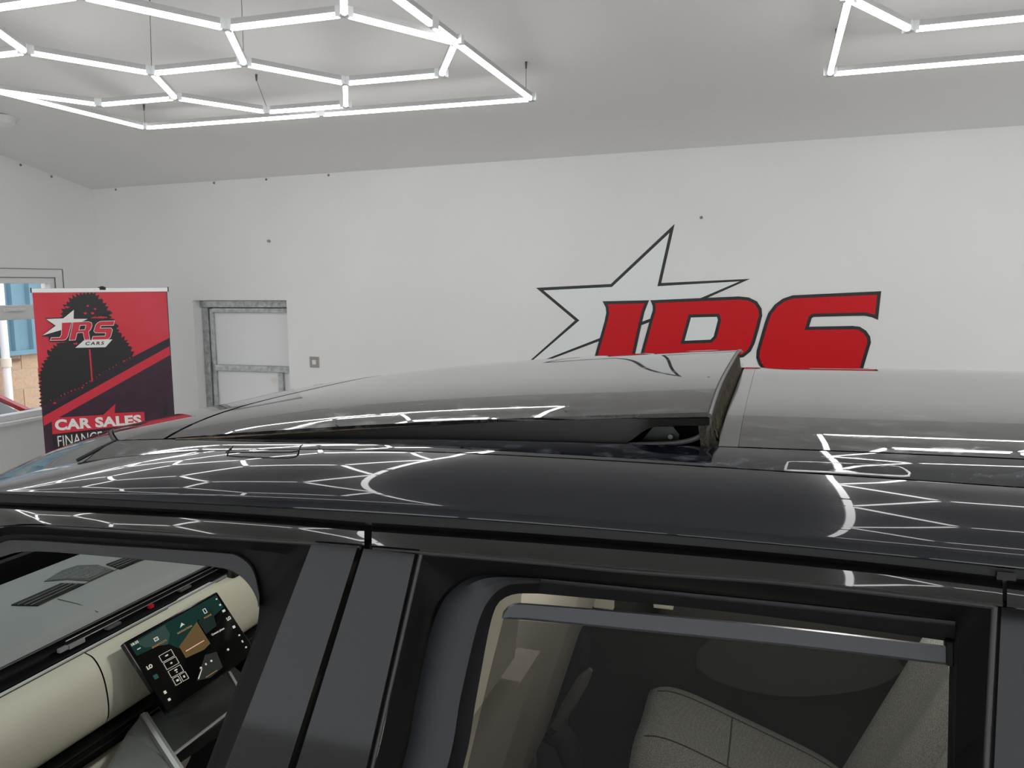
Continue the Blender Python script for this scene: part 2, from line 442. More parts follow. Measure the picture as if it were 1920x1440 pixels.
for px, lb in ((217, 'tiny dark screw under ceiling on back wall, next to the corner'), (402, 'tiny dark screw under ceiling straight above the steel door'), (500, 'tiny dark screw under ceiling straight above the wall hook'), (617, 'tiny dark screw under ceiling on back wall, farthest from the corner')):
    q = ony(px, 350, YW); screw('edge_screw', (q[0], YW - 0.0005, ceil_z(q[0], YW) - 0.016), (0, -1, 0), 0.009, lb, 'screws along the back ceiling edge')

# round ceiling fitting at the left edge
q = None
for Y in np.linspace(3, 5, 400):
    q = ony(2, 219, Y)
    if q[2] > ceil_z(q[0], Y): break
cf = empty('ceiling_fitting', (q[0], q[1], ceil_z(q[0], q[1]) - 0.07), 'round white dome fitting on ceiling beyond the left edge light', 'smoke alarm')
zt = ceil_z(q[0], q[1])
MB().tube([(q[0], q[1], zt + 0.004), (q[0], q[1], zt - 0.02)], 0.09, 28).build('base', PVC, cf, smooth=True)
MB().tube([(q[0], q[1], zt - 0.02), (q[0], q[1], zt - 0.045), (q[0], q[1], zt - 0.06), (q[0], q[1], zt - 0.066)], [0.085, 0.078, 0.05, 0.012], 28).build('dome', PVC, cf, smooth=True)

# ================================================================= WALL LOGO
RED = mat('vinyl_red', (0.60, 0.006, 0.012), 0.45, spec=0.25)
VBLACK = mat('vinyl_black', (0.010, 0.011, 0.011), 0.45)
VWHITE = mat('vinyl_white', (0.76, 0.80, 0.80), 0.4)
A5 = crop(980, 400, 4.174); A6 = crop(1340, 500, 5.333)
def wl(fn): 
    def g(x, y):
        p = ony(*fn(x, y), YW); return (p[0], p[2])
    return g
W5 = wl(A5); W6 = wl(A6)
star = [W5(*p) for p in [(105, 583), (690, 553), (1190, 82), (1085, 545), (1780, 513), (1180, 780), (760, 940), (-40, 1239), (410, 838)]]
let_j = [W5(*p) for p in [(625, 688), (990, 680), (955, 770), (922, 910), (890, 1060), (850, 1230), (820, 1290), (760, 1330), (330, 1330), (370, 1215), (520, 1212), (545, 1190), (575, 1080), (640, 850), (655, 780), (650, 735)]]
let_r = [W5(*p) for p in [(1000, 680), (1690, 650), (1770, 658), (1835, 690), (1870, 745), (1875, 800), (1850, 900), (1815, 1020), (1785, 1080), (1730, 1125), (1655, 1138), (1690, 1330), (1480, 1330), (1440, 1140), (1160, 1146), (1110, 1330), (865, 1330), (930, 1075), (1005, 800), (1018, 760), (1018, 725)]]
hole_r = [W5(*p) for p in [(1318, 815), (1520, 810), (1528, 835), (1495, 962), (1470, 988), (1268, 997)]]
let_s = [W6(*p) for p in [(1665, 245), (1633, 533), (1570, 505), (1500, 490), (990, 502), (970, 515), (944, 600), (1380, 592), (1450, 600), (1515, 640), (1555, 700), (1562, 760), (1490, 1000), (1430, 1190), (1370, 1270), (1270, 1325), (1180, 1335), (250, 1345), (300, 1170), (1020, 1150), (1050, 1080), (600, 1080), (500, 1050), (440, 980), (415, 910), (420, 840), (500, 560), (535, 465), (600, 380), (680, 320), (780, 286)]]
logo = empty('wall_logo', tuple(np.array([star[0][0] + 1, YW, 0.9])), 'large JRS star logo in red, black and white vinyl on back wall', 'wall logo')
def wmap(d): return lambda x, y: (x, YW - d, y)
OW = 0.021
def vinyl(name, outs, d, m): sheet(name, flat_shape(outs), wmap(d), (0, 0.0006, 0), m, logo)
vinyl('star_outline', [star], 0.0012, VBLACK)
vinyl('star', [inset(star, OW)], 0.0024, VWHITE)
for nm, ol, hl in (('letter_j', let_j, None), ('letter_r', let_r, hole_r), ('letter_s', let_s, None)):
    vinyl(nm + '_outline', [ol] + ([hl] if hl else []), 0.0036, VBLACK)
    vinyl(nm, [inset(ol, OW)] + ([inset(hl, -OW)] if hl else []), 0.0048, RED)
vinyl('letter_counter', [hole_r], 0.0046, VWHITE)
# CARS tag under the letters (behind the car)
zb_ = W5(700, 1350)[1]
tagq = [(-1.02, zb_ - 0.02), (0.62, zb_ - 0.02), (0.40, zb_ - 0.24), (-1.24, zb_ - 0.24)]
vinyl('tag_outline', [tagq], 0.0012, VBLACK); vinyl('tag', [inset(tagq, OW)], 0.0024, VWHITE)
v, f = text_shape('CARS', 0.02, 1.3)
sheet('tag_lettering', ([(-0.75 + a * 0.9 + b * 0.04, zb_ - 0.19 + b * 0.12) for a, b in v], f), wmap(0.0036), (0, 0.0006, 0), VBLACK, logo)

# ================================================================= HEXAGON LIGHTS
LZ = HC + 0.968
HS = 0.51
EMIT = glow('led_diffuser', (1.0, 0.99, 0.985), TUBE_L)
HOUS = mat('light_housing', (0.50, 0.50, 0.50), 0.5)
CLEAR = see_through('clear_plastic', (0.82, 0.85, 0.86), 1.3, 0.15)
CONN = mat('frosted_plastic', (0.80, 0.83, 0.84), 0.25)
def tube_mesh(L):
    w = 0.0105
    prof = [(-w, 0.018), (-w, 0.006), (-w * 0.7, 0.0012), (0, 0), (w * 0.7, 0.0012), (w, 0.006), (w, 0.018)]
    d = MB(); d.grid([[(-L / 2, a, b) for a, b in prof], [(L / 2, a, b) for a, b in prof]], True)
    n = len(prof); d.f.append(tuple(range(n))); d.f.append(tuple(range(2 * n - 1, n - 1, -1)))
    me1 = bpy.data.meshes.new('diffuser'); me1.from_pydata(d.v, [], d.f); me1.materials.append(EMIT)
    h = MB(); h.box((-L / 2, -0.0135, 0.0182), (L / 2, 0.0135, 0.036)); h.box((-L / 2, -0.008, 0.036), (L / 2, 0.008, 0.042))
    me2 = bpy.data.meshes.new('housing'); me2.from_pydata(h.v, [], h.f); me2.materials.append(HOUS)
    return me1, me2
_tm = {}
def add_tube(root, a, b, gap):
    a = np.array(a); b = np.array(b); L = np.linalg.norm(b - a) - 2 * gap; key = round(L, 4)
    if key not in _tm: _tm[key] = tube_mesh(L)
    m1, m2 = _tm[key]; c = (a + b) / 2; ang = math.atan2(b[1] - a[1], b[0] - a[0])
    h = link('light_tube', m2, None, root, (c[0] - root.location.x, c[1] - root.location.y, LZ - root.location.z)); h.rotation_euler = (0, 0, ang)
    d = link('diffuser', m1, None, h)
_cm = None
def connector_mesh(n):
    mb = MB(); r = 0.021
    for k in range(n):
        a = 2 * math.pi * k / n; d = np.array([math.cos(a), math.sin(a), 0]); s = np.array([-math.sin(a), math.cos(a), 0]) * 0.0142
        p0 = d * 0.0; p1 = d * 0.030
        lo = np.array([0, 0, 0.003]); hi = np.array([0, 0, 0.040])
        mb.hexa([p0 - s + lo, p1 - s + lo, p1 + s + lo, p0 + s + lo, p0 - s + hi, p1 - s + hi, p1 + s + hi, p0 + s + hi])
    me = bpy.data.meshes.new('connector'); me.from_pydata([tuple(p) for p in mb.v], [], mb.f); me.materials.append(CONN)
    return me
CM = {k: connector_mesh(k) for k in (2, 3, 4)}
def light(x0, label, first, tilt=0.0):
    W = 5 * HS; yn, yf = 4.15 - 4.715, 4.15
    root = empty('hexagon_light', (x0 + W / 2, (yn + yf) / 2, LZ), label, 'ceiling light', 'hexagon grid ceiling lights')
    segs = {}; nodes = {}
    hh = HS * math.sqrt(3) / 2
    cxs = [x0 + HS, x0 + 2.5 * HS, x0 + 4 * HS]
    hexes = [(cxs[1], 3.99 - hh - 2 * hh * k) for k in range(5)]
    for c_ in (cxs[0], cxs[2]): hexes += [(c_, 3.99 - 2 * hh - 2 * hh * k) for k in range(4)]
    for (hx, hy) in hexes:
        P = [(hx + HS * math.cos(math.pi / 3 * k), hy + HS * math.sin(math.pi / 3 * k)) for k in range(6)]
        for k in range(6):
            a, b = P[k], P[(k + 1) % 6]
            key = tuple(sorted([(round(a[0], 2), round(a[1], 2)), (round(b[0], 2), round(b[1], 2))]))
            segs[key] = (a, b)
            for q in (a, b): nodes.setdefault((round(q[0], 2), round(q[1], 2)), [q, []])
    for key, (a, b) in segs.items():
        add_tube(root, a, b, 0.022)
        for q, o_ in ((a, b), (b, a)): nodes[(round(q[0], 2), round(q[1], 2))][1].append(math.atan2(o_[1] - q[1], o_[0] - q[0]))
    for key, (q, angs) in nodes.items():
        c = link('connector', CM[min(4, max(2, len(angs)))] if len(angs) == 3 else CM[3], None, root, (q[0] - root.location.x, q[1] - root.location.y, 0)); c.rotation_euler = (0, 0, angs[0])
    xm = x0 + W / 2; xs = [x0, x0 + W]
    ys = [yf, 2.875, 1.59, 0.30, yn]
    for y in (yf, yn):
        add_tube(root, (x0, y), (xm, y), 0.02); add_tube(root, (xm, y), (x0 + W, y), 0.02)
        c = link('connector', CM[2], None, root, (xm - root.location.x, y - root.location.y, 0))
    for x in xs:
        for k in range(4): add_tube(root, (x, ys[k]), (x, ys[k + 1]), 0.02)
        for k in range(5):
            c = link('connector', CM[2 if 0 < k < 4 else 4], None, root, (x - root.location.x, ys[k] - root.location.y, 0)); c.rotation_euler = (0, 0, math.pi / 2)
    # suspension wires and the hooks they hang from
    def wire(x, y, dx=0.0, dy=0.0):
        zc = ceil_z(x + dx, y + dy) - (0.013 + tilt * (x0 + W / 2 - x) if tilt else 0)
        MB().tube([(x, y, LZ + 0.036), (x + dx, y + dy, zc - 0.03)], 0.0013, 6).build('wire', mat('wire_dark', (0.06, 0.06, 0.06), 0.5, 0.5), root)
        MB().tube([(x + dx, y + dy, zc - 0.035), (x + dx, y + dy, zc - 0.014), (x + dx, y + dy, zc)], [0.004, 0.006, 0.007], 8).build('hook', mat('hook_dark', (0.10, 0.10, 0.10), 0.4, 0.6), root)
    wire(x0 + 0.02, yf - 0.02); wire(x0 + W - 0.02, yf - 0.03)
    wire(x0 + 2 * HS, 3.99, -0.02, -0.06 if first else -0.02)
    wire(x0 + 2 * HS, 3.99 - 2 * hh, 0.01, 0.0); wire(x0 + 3 * HS, 3.99 - 2 * hh, 0.0, 0.0)
    wire(x0 + 2 * HS, 3.99 - 6 * hh); wire(x0 + 3 * HS, 3.99 - 6 * hh); wire(x0 + 0.02, yn + 0.02); wire(x0 + W - 0.02, yn + 0.02)
    if tilt: root.rotation_euler = (0, tilt, 0); root.location.z += 0.013
    return root
light(-3.818, 'hexagon grid light over the front of the dark car, left', True, 0.010)
light(0.205, 'hexagon grid light over the rear of the dark car, right', False)

# ================================================================= ROLL-UP BANNER
BP1 = np.array([-4.735, 4.037, 0.0]); BP2 = np.array([-4.241, 4.728, 0.0])
bu = (BP2 - BP1) / np.linalg.norm(BP2 - BP1); bn = np.array([bu[1], -bu[0], 0.0])   # bn faces the camera
B3c = crop(50, 530, 4.363)
def bmap(lift):
    def g(x, y):
        d = ray(*B3c(x, y)); o = BP1 + bn * lift
        t = bn.dot(o - C) / bn.dot(d); return C + d * t
    return g
ctr_b = (BP1 + BP2) / 2
ban = empty('roll_up_banner', (ctr_b[0], ctr_b[1], 0), 'tall red and black JRS Cars roll-up banner standing by left window', 'banner stand')
ZT = 2.02
def bbox(u0, u1, d0, d1, z0, z1):
    mb = MB(); P = lambda u, d, z: BP1 + bu * u + bn * d + np.array([0, 0, z])
    mb.hexa([P(u0, d0, z0), P(u1, d0, z0), P(u1, d1, z0), P(u0, d1, z0), P(u0, d0, z1), P(u1, d0, z1), P(u1, d1, z1), P(u0, d1, z1)]); return mb
bbox(0.0, 0.85, -0.0012, 0, 0.085, ZT).build('printed_sheet', mat('print_plum', (0.032, 0.010, 0.026), 0.45, noise=(14, (0.05, 0.016, 0.038), 0.8)), ban)
bbox(-0.004, 0.854, -0.012, 0.006, ZT - 0.006, ZT + 0.024).build('top_rail', mat('rail_silver', (0.70, 0.70, 0.69), 0.35, 0.4), ban, bevel=0.003)
for u in (-0.009, 0.855): bbox(u, u + 0.005, -0.013, 0.007, ZT - 0.006, ZT + 0.028).build('rail_end_cap', BLACK, ban)
mb = MB(); pc = BP1 + bu * 0.425 - bn * 0.012
mb.tube([pc + np.array([0, 0, 0.08]), pc + np.array([0, 0, ZT + 0.012])], 0.008, 10); mb.build('support_pole', GREYMET, ban, smooth=True)
MB().tube([pc + np.array([-0.001, 0, ZT + 0.012]), pc + np.array([0, 0, ZT + 0.028]), pc + np.array([0, 0, ZT + 0.036])], [0.028, 0.026, 0.012], 14).build('pole_cap', BLACK, ban, smooth=True)
bbox(-0.02, 0.87, -0.06, 0.05, 0.012, 0.085).build('cassette', mat('rail_silver', (0.7, 0.7, 0.69), 0.35), ban, bevel=0.01)
for u in (0.12, 0.73): bbox(u, u + 0.04, -0.17, 0.17, 0.0, 0.012).build('foot', GREYMET, ban)
BK = mat('print_black', (0.012, 0.011, 0.012), 0.45); BR = mat('print_red', (0.60, 0.018, 0.035), 0.45, noise=(2.5, (0.62, 0.05, 0.08), 0.8)); BW = mat('print_white', (0.78, 0.77, 0.75), 0.45)
BRB = mat('print_brick_line', (0.05, 0.018, 0.035), 0.5); BS = mat('print_stripe_red', (0.60, 0.025, 0.05), 0.45)
_ly = [0.0006]
def pr(name, outs, m, lift=None):
    if lift is None: _ly[0] += 0.0006; lift = _ly[0]
    sheet(name, flat_shape(outs), bmap(lift), tuple(-bn * 0.0004), m, ban)
pr('printed_sky', [[(46, 76), (1142, 76), (1166, 452), (900, 590), (640, 730), (440, 860), (118, 1000), (80, 500)]], BR)
# tree: ragged outline
def ragged(L, amp, step):
    out = []
    for i in range(len(L)):
        a = np.array(L[i], float); b = np.array(L[(i + 1) % len(L)], float); k = max(1, int(np.linalg.norm(b - a) / step))
        nrm = np.array([-(b - a)[1], (b - a)[0]]) / (np.linalg.norm(b - a) + 1e-9)
        for j in range(k): out.append(tuple(a + (b - a) * j / k + nrm * (amp if (j % 2) else -amp) * rng.uniform(0.3, 1.0)))
    return out
pr('printed_tree', [ragged([(440, 84), (560, 84), (620, 150), (660, 200), (690, 250), (690, 330), (740, 360), (770, 430), (820, 470), (850, 540), (890, 600), (640, 735), (440, 860), (116, 1010), (105, 760), (118, 700), (150, 640), (180, 560), (250, 500), (300, 430), (330, 330), (280, 290), (290, 220), (330, 160), (380, 110)], 20, 15)], BK)
for (cx_, cy_, w_, h_) in ((330, 200, 26, 8), (480, 250, 20, 9), (560, 215, 18, 8), (610, 285, 60, 10), (560, 290, 40, 14), (500, 190, 10, 8), (300, 480, 60, 12), (410, 500, 40, 10), (160, 600, 30, 12), (130, 650, 20, 10), (540, 250, 16, 8), (800, 640, 20, 5), (840, 652, 16, 4), (230, 985, 16, 5), (455, 858, 10, 4)):
    pr('printed_leaf_gap', [ragged([(cx_ - w_, cy_), (cx_, cy_ - h_), (cx_ + w_, cy_), (cx_, cy_ + h_)], 4, 9)], BR, _ly[0] + 0.0006)
_ly[0] += 0.0006
pr('printed_gable', [[(1166, 455), (1168, 520), (134, 1096), (132, 1060), (900, 600)]], mat('print_night', (0.020, 0.012, 0.022), 0.45))
pr('printed_roof_stripe', [[(1168, 520), (1173, 592), (141, 1172), (134, 1096)]], BS)
for k in range(16):
    y0 = 700 + k * 23
    if y0 < 1060:
        x0 = max(360, 1180 - (y0 - 620) * 1.72)
        pr('printed_brick_line', [[(x0 + 60, y0 + 10), (1176 + (y0 - 600) * 0.055, y0 - 6), (1176 + (y0 - 600) * 0.055, y0 - 3), (x0 + 60, y0 + 13)]], BRB, _ly[0] + 0.0006)
_ly[0] += 0.0006
pr('printed_lamp', [[(1125, 990), (1150, 985), (1158, 1040), (1145, 1085), (1122, 1085), (1112, 1040)]], BK)
pr('printed_post', [[(508, 545), (522, 545), (542, 808), (530, 812)]], BS)
pr('printed_label_red', [[(205, 1106), (625, 1082), (726, 990), (720, 1066), (962, 1056), (969, 1150), (210, 1241)]], BS)
def btext(name, s, quad, m, bold, spacing=1.0):
    _ly[0] += 0.0006; L_ = _ly[0]
    v, f = text_shape(s, bold, spacing); (bl, br, tr, tl) = [np.array(q, float) for q in quad]
    V = [tuple((1 - a) * (1 - b) * bl + a * (1 - b) * br + a * b * tr + (1 - a) * b * tl) for a, b in v]
    sheet(name, (V, f), bmap(L_), tuple(-bn * 0.0004), m, ban)
btext('lettering_car_sales', 'CAR SALES', [(235, 1212), (942, 1158), (935, 1080), (228, 1120)], BW, 0.045, 1.05)
pr('printed_label_black', [[(216, 1243), (800, 1186), (806, 1296), (224, 1356)]], BK)
btext('lettering_finance', 'FINANCE &', [(258, 1342), (705, 1290), (699, 1206), (250, 1254)], BW, 0.0, 1.0)
# logo on the banner
bstar = [(130, 432), (238, 352), (160, 298), (300, 292), (386, 222), (384, 296), (500, 296), (440, 325), (300, 330), (290, 385)]
halo = [(122, 440), (225, 352), (150, 290), (295, 284), (392, 208), (394, 286), (715, 296), (722, 330), (700, 470), (660, 540), (398, 540), (420, 484), (190, 486), (180, 440)]
pr('logo_black_outline', [halo], BK)  # printed black outline behind star, letters and tag
pr('logo_star', [bstar], BW)
def jl(P): return [(x, y) for x, y in P]
bj = jl([(285, 325), (372, 321), (340, 440), (322, 466), (300, 473), (190, 475), (200, 447), (270, 445), (282, 425)])
br_ = jl([(378, 321), (505, 316), (532, 326), (538, 350), (525, 385), (508, 402), (520, 468), (472, 470), (460, 410), (415, 412), (400, 471), (345, 474)])
brh = [(438, 352), (482, 350), (474, 382), (430, 385)]
bs_ = jl([(722, 310), (712, 352), (610, 354), (604, 370), (690, 368), (705, 385), (688, 445), (672, 462), (650, 467), (530, 470), (540, 438), (640, 434), (644, 412), (560, 412), (546, 396), (562, 345), (580, 325), (605, 314)])
for nm, ol, hl in (('logo_letter_j', bj, None), ('logo_letter_r', br_, brh), ('logo_letter_s', bs_, None)):
    pr(nm + '_edge', [ol] + ([hl] if hl else []), BW); pr(nm, [inset(ol, 4)] + ([inset(hl, -4)] if hl else []), BS)
pr('logo_tag', [[(398, 533), (468, 472), (702, 464), (645, 528)]], BW)
btext('lettering_cars', 'CARS', [(478, 512), (630, 508), (636, 480), (484, 484)], BK, 0.03, 1.35)

# ================================================================= OUTSIDE THE LEFT WINDOW
XO = -8.65
mb = MB(); mb.box((-30, -30, -0.16), (30, 30, -0.105)); g = struct(mb.build('ground', mat('asphalt', (0.38, 0.37, 0.35), 0.9, noise=(20, (0.44, 0.43, 0.41), 1.0))))
bld = empty('neighbour_building', (XO - 0.4, 7.6, -0.105), 'blue clad workshop with tan block base seen through left window', 'building')
MORT = mat('mortar', (0.62, 0.54, 0.44), 0.9)
TAN = [mat('tan_block_%s' % n, c, 0.9, noise=(40, (0.30, 0.20, 0.13), 0.5), bump=(80, 0.3)) for n, c in (('light', (0.50, 0.35, 0.23)), ('mid', (0.45, 0.31, 0.20)), ('deep', (0.47, 0.33, 0.23)))]
mb = MB(); mb.box((XO - 0.4, 2.0, -0.105), (XO - 0.012, 13.0, 1.28)); mb.build('base_wall', MORT, bld)
RH = 0.238
_bm = []
for t in TAN:
    b_ = MB(); b_.box((-0.009, -0.216, -0.112), (0.009, 0.216, 0.112)); me = bpy.data.meshes.new('block'); me.from_pydata(b_.v, [], b_.f); me.materials.append(t); _bm.append(me)
bl = bld.location
for r_ in range(6):
    z = 1.071 + RH / 2 - r_ * RH
    if z < -0.02: break
    for k in range(9):
        y = 5.6 + 0.442 * k + (0.221 if r_ % 2 else 0)
        o = link('block', random.choice(_bm), None, bld, (XO - 0.009 - bl.x, y - bl.y, z - bl.z))
BLUE = mat('blue_cladding', (0.11, 0.22, 0.29), 0.5, 0.1, noise=(3, (0.14, 0.26, 0.33), 0.8))
mb = MB(); y = 4.5; prof = []
while y < 12.0:
    prof += [(XO, y), (XO, y + 0.13), (XO + 0.045, y + 0.155), (XO + 0.045, y + 0.215), (XO, y + 0.24)]; y += 0.24
mb.grid([[(a, b, 1.30) for a, b in prof], [(a, b, 4.6) for a, b in prof]]); mb.build('cladding_sheet', BLUE, bld, solid=0.004)
mb = MB(); mb.box((XO - 0.02, 4.5, 1.255), (XO + 0.07, 12.0, 1.31)); mb.build('drip_flashing', BLUE, bld)
mb = MB(); mb.box((XO - 0.4, 2.0, 1.28), (XO - 0.02, 13.0, 4.6)); mb.build('upper_wall', mat('inner_grey', (0.3, 0.3, 0.3), 0.8), bld)
pq = onx(4, 520, XO + 0.14); pq2 = onx(24, 800, XO + 0.14); yp = (onx(9, 655, XO + 0.14)[1])
dp = empty('drainpipe', (XO + 0.14, yp, -0.105), 'white plastic drainpipe on the blue workshop outside left window', 'drainpipe')
MB().tube([(XO + 0.14, yp, -0.105), (XO + 0.14, yp, 4.5)], 0.045, 18).build('pipe', PVC, dp, smooth=True)
zc_ = onx(9, 680, XO + 0.14)[2]
MB().tube([(XO + 0.14, yp, zc_ - 0.05), (XO + 0.14, yp, zc_ + 0.05)], 0.058, 18).build('collar', mat('collar_cream', (0.66, 0.62, 0.52), 0.5), dp, smooth=True)
mb = MB(); mb.box((XO + 0.001, yp + 0.05, zc_ - 0.012), (XO + 0.03, yp + 0.28, zc_ + 0.02)); mb.build('bracket', mat('rusty_brown', (0.16, 0.08, 0.05), 0.8), dp)

# red car parked outside (only its near corner shows over the window sill)
rc = empty('parked_red_car', (-7.35, 4.9, -0.105), 'red hatchback parked outside below the left window', 'car')
RP = mat('red_car_paint', (0.35, 0.015, 0.025), 0.2, coat=0.8); DG = mat('dark_car_glass', (0.03, 0.05, 0.055), 0.05)
def rcs(prof, yy0, yy1, inset_):
    return prof
cxr = -7.35
mb = MB()
side = [(-1.9, 0.2), (-1.95, 0.55), (-1.75, 0.74), (-0.95, 0.86), (1.55, 0.88), (1.80, 0.70), (1.85, 0.2)]
rows = []
for xo, sc in ((-0.80, 0.93), (-0.86, 1.0), (0.0, 1.0), (0.86, 1.0), (0.80, 0.93)):
    rows.append([(cxr + xo, 4.62 - a * sc, b if sc == 1 else 0.2 + (b - 0.2) * 0.94) for a, b in side])
mb.grid(rows)
for r_ in (0, 4): mb.f.append(tuple(r_ * len(side) + k for k in range(len(side))))
mb.build('body', RP, rc, smooth=True, bevel=0.0)
cab = [(-0.95, 0.85), (-0.35, 1.26), (0.1, 1.34), (0.9, 1.32), (1.5, 0.87)]
rows = []
for xo, sc in ((-0.76, 0.0), (-0.60, 1.0), (0.60, 1.0), (0.76, 0.0)):
    rows.append([(cxr + xo, 4.62 - a, 0.85 + (b - 0.85) * sc) for a, b in cab])
mb = MB(); mb.grid(rows); mb.build('glasshouse', DG, rc, smooth=True, angle=25)
mb = MB(); mb.grid([[(cxr + xo, 4.62 - a, b + 0.012) for a, b in cab[1:4]] for xo in (-0.61, -0.3, 0.3, 0.61)]); mb.build('roof', RP, rc, smooth=True, solid=0.01)
for s_ in (-1, 1):
    for q_ in (0, 3):
        a0, a1 = ((cab[0], cab[1]) if q_ == 0 else (cab[4], cab[3]))
        MB().tube([(cxr + s_ * 0.765, 4.62 - a0[0], a0[1]), (cxr + s_ * 0.61, 4.62 - a1[0], a1[1])], 0.030, 8).build('pillar', RP, rc, smooth=True)
    for yy in (-1.25, 1.25):
        MB().tube([(cxr + s_ * 0.66, 4.62 + yy, 0.20), (cxr + s_ * 0.87, 4.62 + yy, 0.20)], 0.305, 28).build('wheel', BLACK, rc, smooth=True)
    mb = MB(); mb.box((cxr + s_ * 0.80 - 0.02, 5.42, 0.82), (cxr + s_ * 0.98 + 0.02, 5.50, 0.94)); mb.build('mirror', RP, rc, bevel=0.02)

# ================================================================= THE DARK SUV
YC = 1.61
car = empty('suv', (-0.45, YC, 0.0), 'dark navy luxury SUV with its sunroof tilted open, windows down', 'car')
FRAMEP = mat('black_frame_gloss', (0.005, 0.005, 0.0055), 0.15, coat=1.0, spec=0.15)
PAINT = mat('navy_paint', (0.0045, 0.0055, 0.0105), 0.18, coat=1.0, ior=1.5, spec=0.15)
ROOFG = dusty_glass('roof_glass', (0.010, 0.011, 0.012), (0.12, 0.122, 0.125), 0.02)
STRIPG = dusty_glass('roof_strip_gloss', (0.005, 0.006, 0.010), (0.08, 0.09, 0.11), 0.03, 14)
PIANO = mat('gloss_black_trim', (0.006, 0.006, 0.006), 0.06, spec=0.24)
MATTE = mat('matte_black', (0.005, 0.005, 0.0055), 0.6, spec=0.2)
SATIN = mat('satin_charcoal', (0.022, 0.023, 0.028), 0.6)
TRIMG = mat('charcoal_trim', (0.030, 0.030, 0.033), 0.5, bump=(400, 0.15))
EDGE = mat('edge_bead', (0.030, 0.027, 0.028), 0.4)
CREAM = mat('cream_leather', (0.64, 0.62, 0.51), 0.5, bump=(500, 0.12))
SILV = mat('satin_silver', (0.55, 0.55, 0.55), 0.3, 0.8)
DASHT = mat('dash_grey_leather', (0.28, 0.285, 0.285), 0.5, bump=(600, 0.2))
TINT = see_through('tinted_glass', (0.80, 0.84, 0.83), 1.5)
SCREENG = see_through('windscreen_glass', (0.85, 0.90, 0.88), 1.5)

def tap(x):
    x = np.asarray(x, float)
    return 0.10 * np.maximum(0, -0.65 - x) ** 2 + 0.05 * np.maximum(0, x - 0.7) ** 2
def curve(pxs, y0, extra, deg=4):
    pts = []
    for p in pxs:
        y = y0
        for _ in range(6):
            q = ony(*p, y); y = y0 + float(tap(q[0]))
        pts.append((q[0], q[2], 6.0))
    pts += [(a, b, 1.5) for a, b in extra]
    A = np.array(pts); c = np.polyfit(A[:, 0], A[:, 1], deg, w=A[:, 2])
    return lambda x: np.polyval(c, x)
Y_K, Y_J, Y_G = 1.08, 1.007, 0.907
zK = curve([(222, 829), (298, 822), (400, 818), (600, 822), (800, 826), (1000, 829), (1200, 832), (1345, 836), (1460, 842), (1700, 851), (1920, 860)], Y_K, [(0.8, 1.824), (1.3, 1.80), (1.85, 1.745)])
zJ = curve([(0, 905), (90, 877), (175, 857), (350, 848), (575, 846), (800, 848), (950, 856), (1200, 868), (1460, 884), (1700, 897), (1920, 910)], Y_J, [(0.8, 1.798), (1.3, 1.772), (1.85, 1.715)])
zG = curve([(0, 926), (200, 934), (400, 943), (600, 958), (1000, 983), (1250, 1001), (1500, 1022), (1920, 1066)], Y_G, [(0.8, 1.722), (1.3, 1.69), (1.85, 1.63)])
_z0 = np.array([(-1.7, 1.615), (-1.42, 1.718), (-1.2, 1.774), (-1.04, 1.804), (-0.7, 1.824), (-0.3, 1.838), (0.0, 1.845), (0.3, 1.850), (0.8, 1.845), (1.3, 1.82), (1.85, 1.765)])
_c0 = np.polyfit(_z0[:, 0], _z0[:, 1], 6)
z0 = lambda x: np.polyval(_c0, x)
YK = lambda x: Y_K + tap(x)
YJ = lambda x: Y_J + tap(x)
YG = lambda x: Y_G + tap(x)
def roof_z(x, y):
    w = YC - YK(x); return z0(x) - (z0(x) - zK(x)) * (np.abs(y - YC) / w) ** 4
def mir(rows): return [[(p[0], 2 * YC - p[1], p[2]) for p in r] for r in rows]
XA, XB = -1.40, 1.80
XS = np.linspace(XA, XB, 90)
XT = np.linspace(-1.125, XB, 80)

# roof panels -----------------------------------------------------
XW = lambda s: -1.425 + 0.30 * np.abs(s) ** 2.4       # windscreen/roof joint, s = -1..1 across
XF = lambda s: -1.045 + 0.04 * np.abs(s) ** 2.0       # header / sunroof joint
XQ = -0.072                                           # sunroof / rear panel joint
def roof_panel(name, xa, xb, m, nx, ny, ya=None, lift=None, gap=0.003, thick=0.006, w=None, parent=None):
    rows = []
    for i in range(nx + 1):
        r = []
        for j in range(ny + 1):
            s = -1 + 2 * j / ny
            x = xa(s) + (xb(s) - xa(s)) * i / nx
            y = YC + s * (YC - YK(x) - gap)
            z = roof_z(x, y) + (lift(x, s) if lift else 0)
            r.append((x, y, z))
        rows.append(r)
    mb = MB(); mb.grid(rows)
    return mb.build(name, m, parent or car, smooth=True, solid=thick)
header = roof_panel('roof_header_glass', lambda s: XW(s) + 0.006, lambda s: XF(s) - 0.006, ROOFG, 10, 40)
LIFT = 0.046
lf = lambda x, s: LIFT * max(0.0, (x + 1.02) / 0.93)
sun = roof_panel('sunroof_glass', lambda s: XF(s) + 0.006, lambda s: XQ - 0.011 + 0 * s, ROOFG, 40, 40, lift=lf, gap=0.001, thick=0.005)
sun['label'] = 'front glass roof panel tilted up at its rear edge'
rearg = roof_panel('rear_roof_glass', lambda s: XQ + 0.030 + 0 * s, lambda s: 1.45 + 0 * s, ROOFG, 40, 40)
roof_panel('rear_glass_border', lambda s: XQ + 0.004 + 0 * s, lambda s: XQ + 0.0295 + 0 * s, mat('border_grey', (0.075, 0.077, 0.078), 0.12, coat=0.5), 2, 40)
roof_panel('roof_rear_skin', lambda s: 1.458 + 0 * s, lambda s: XB + 0 * s, PAINT, 8, 30)

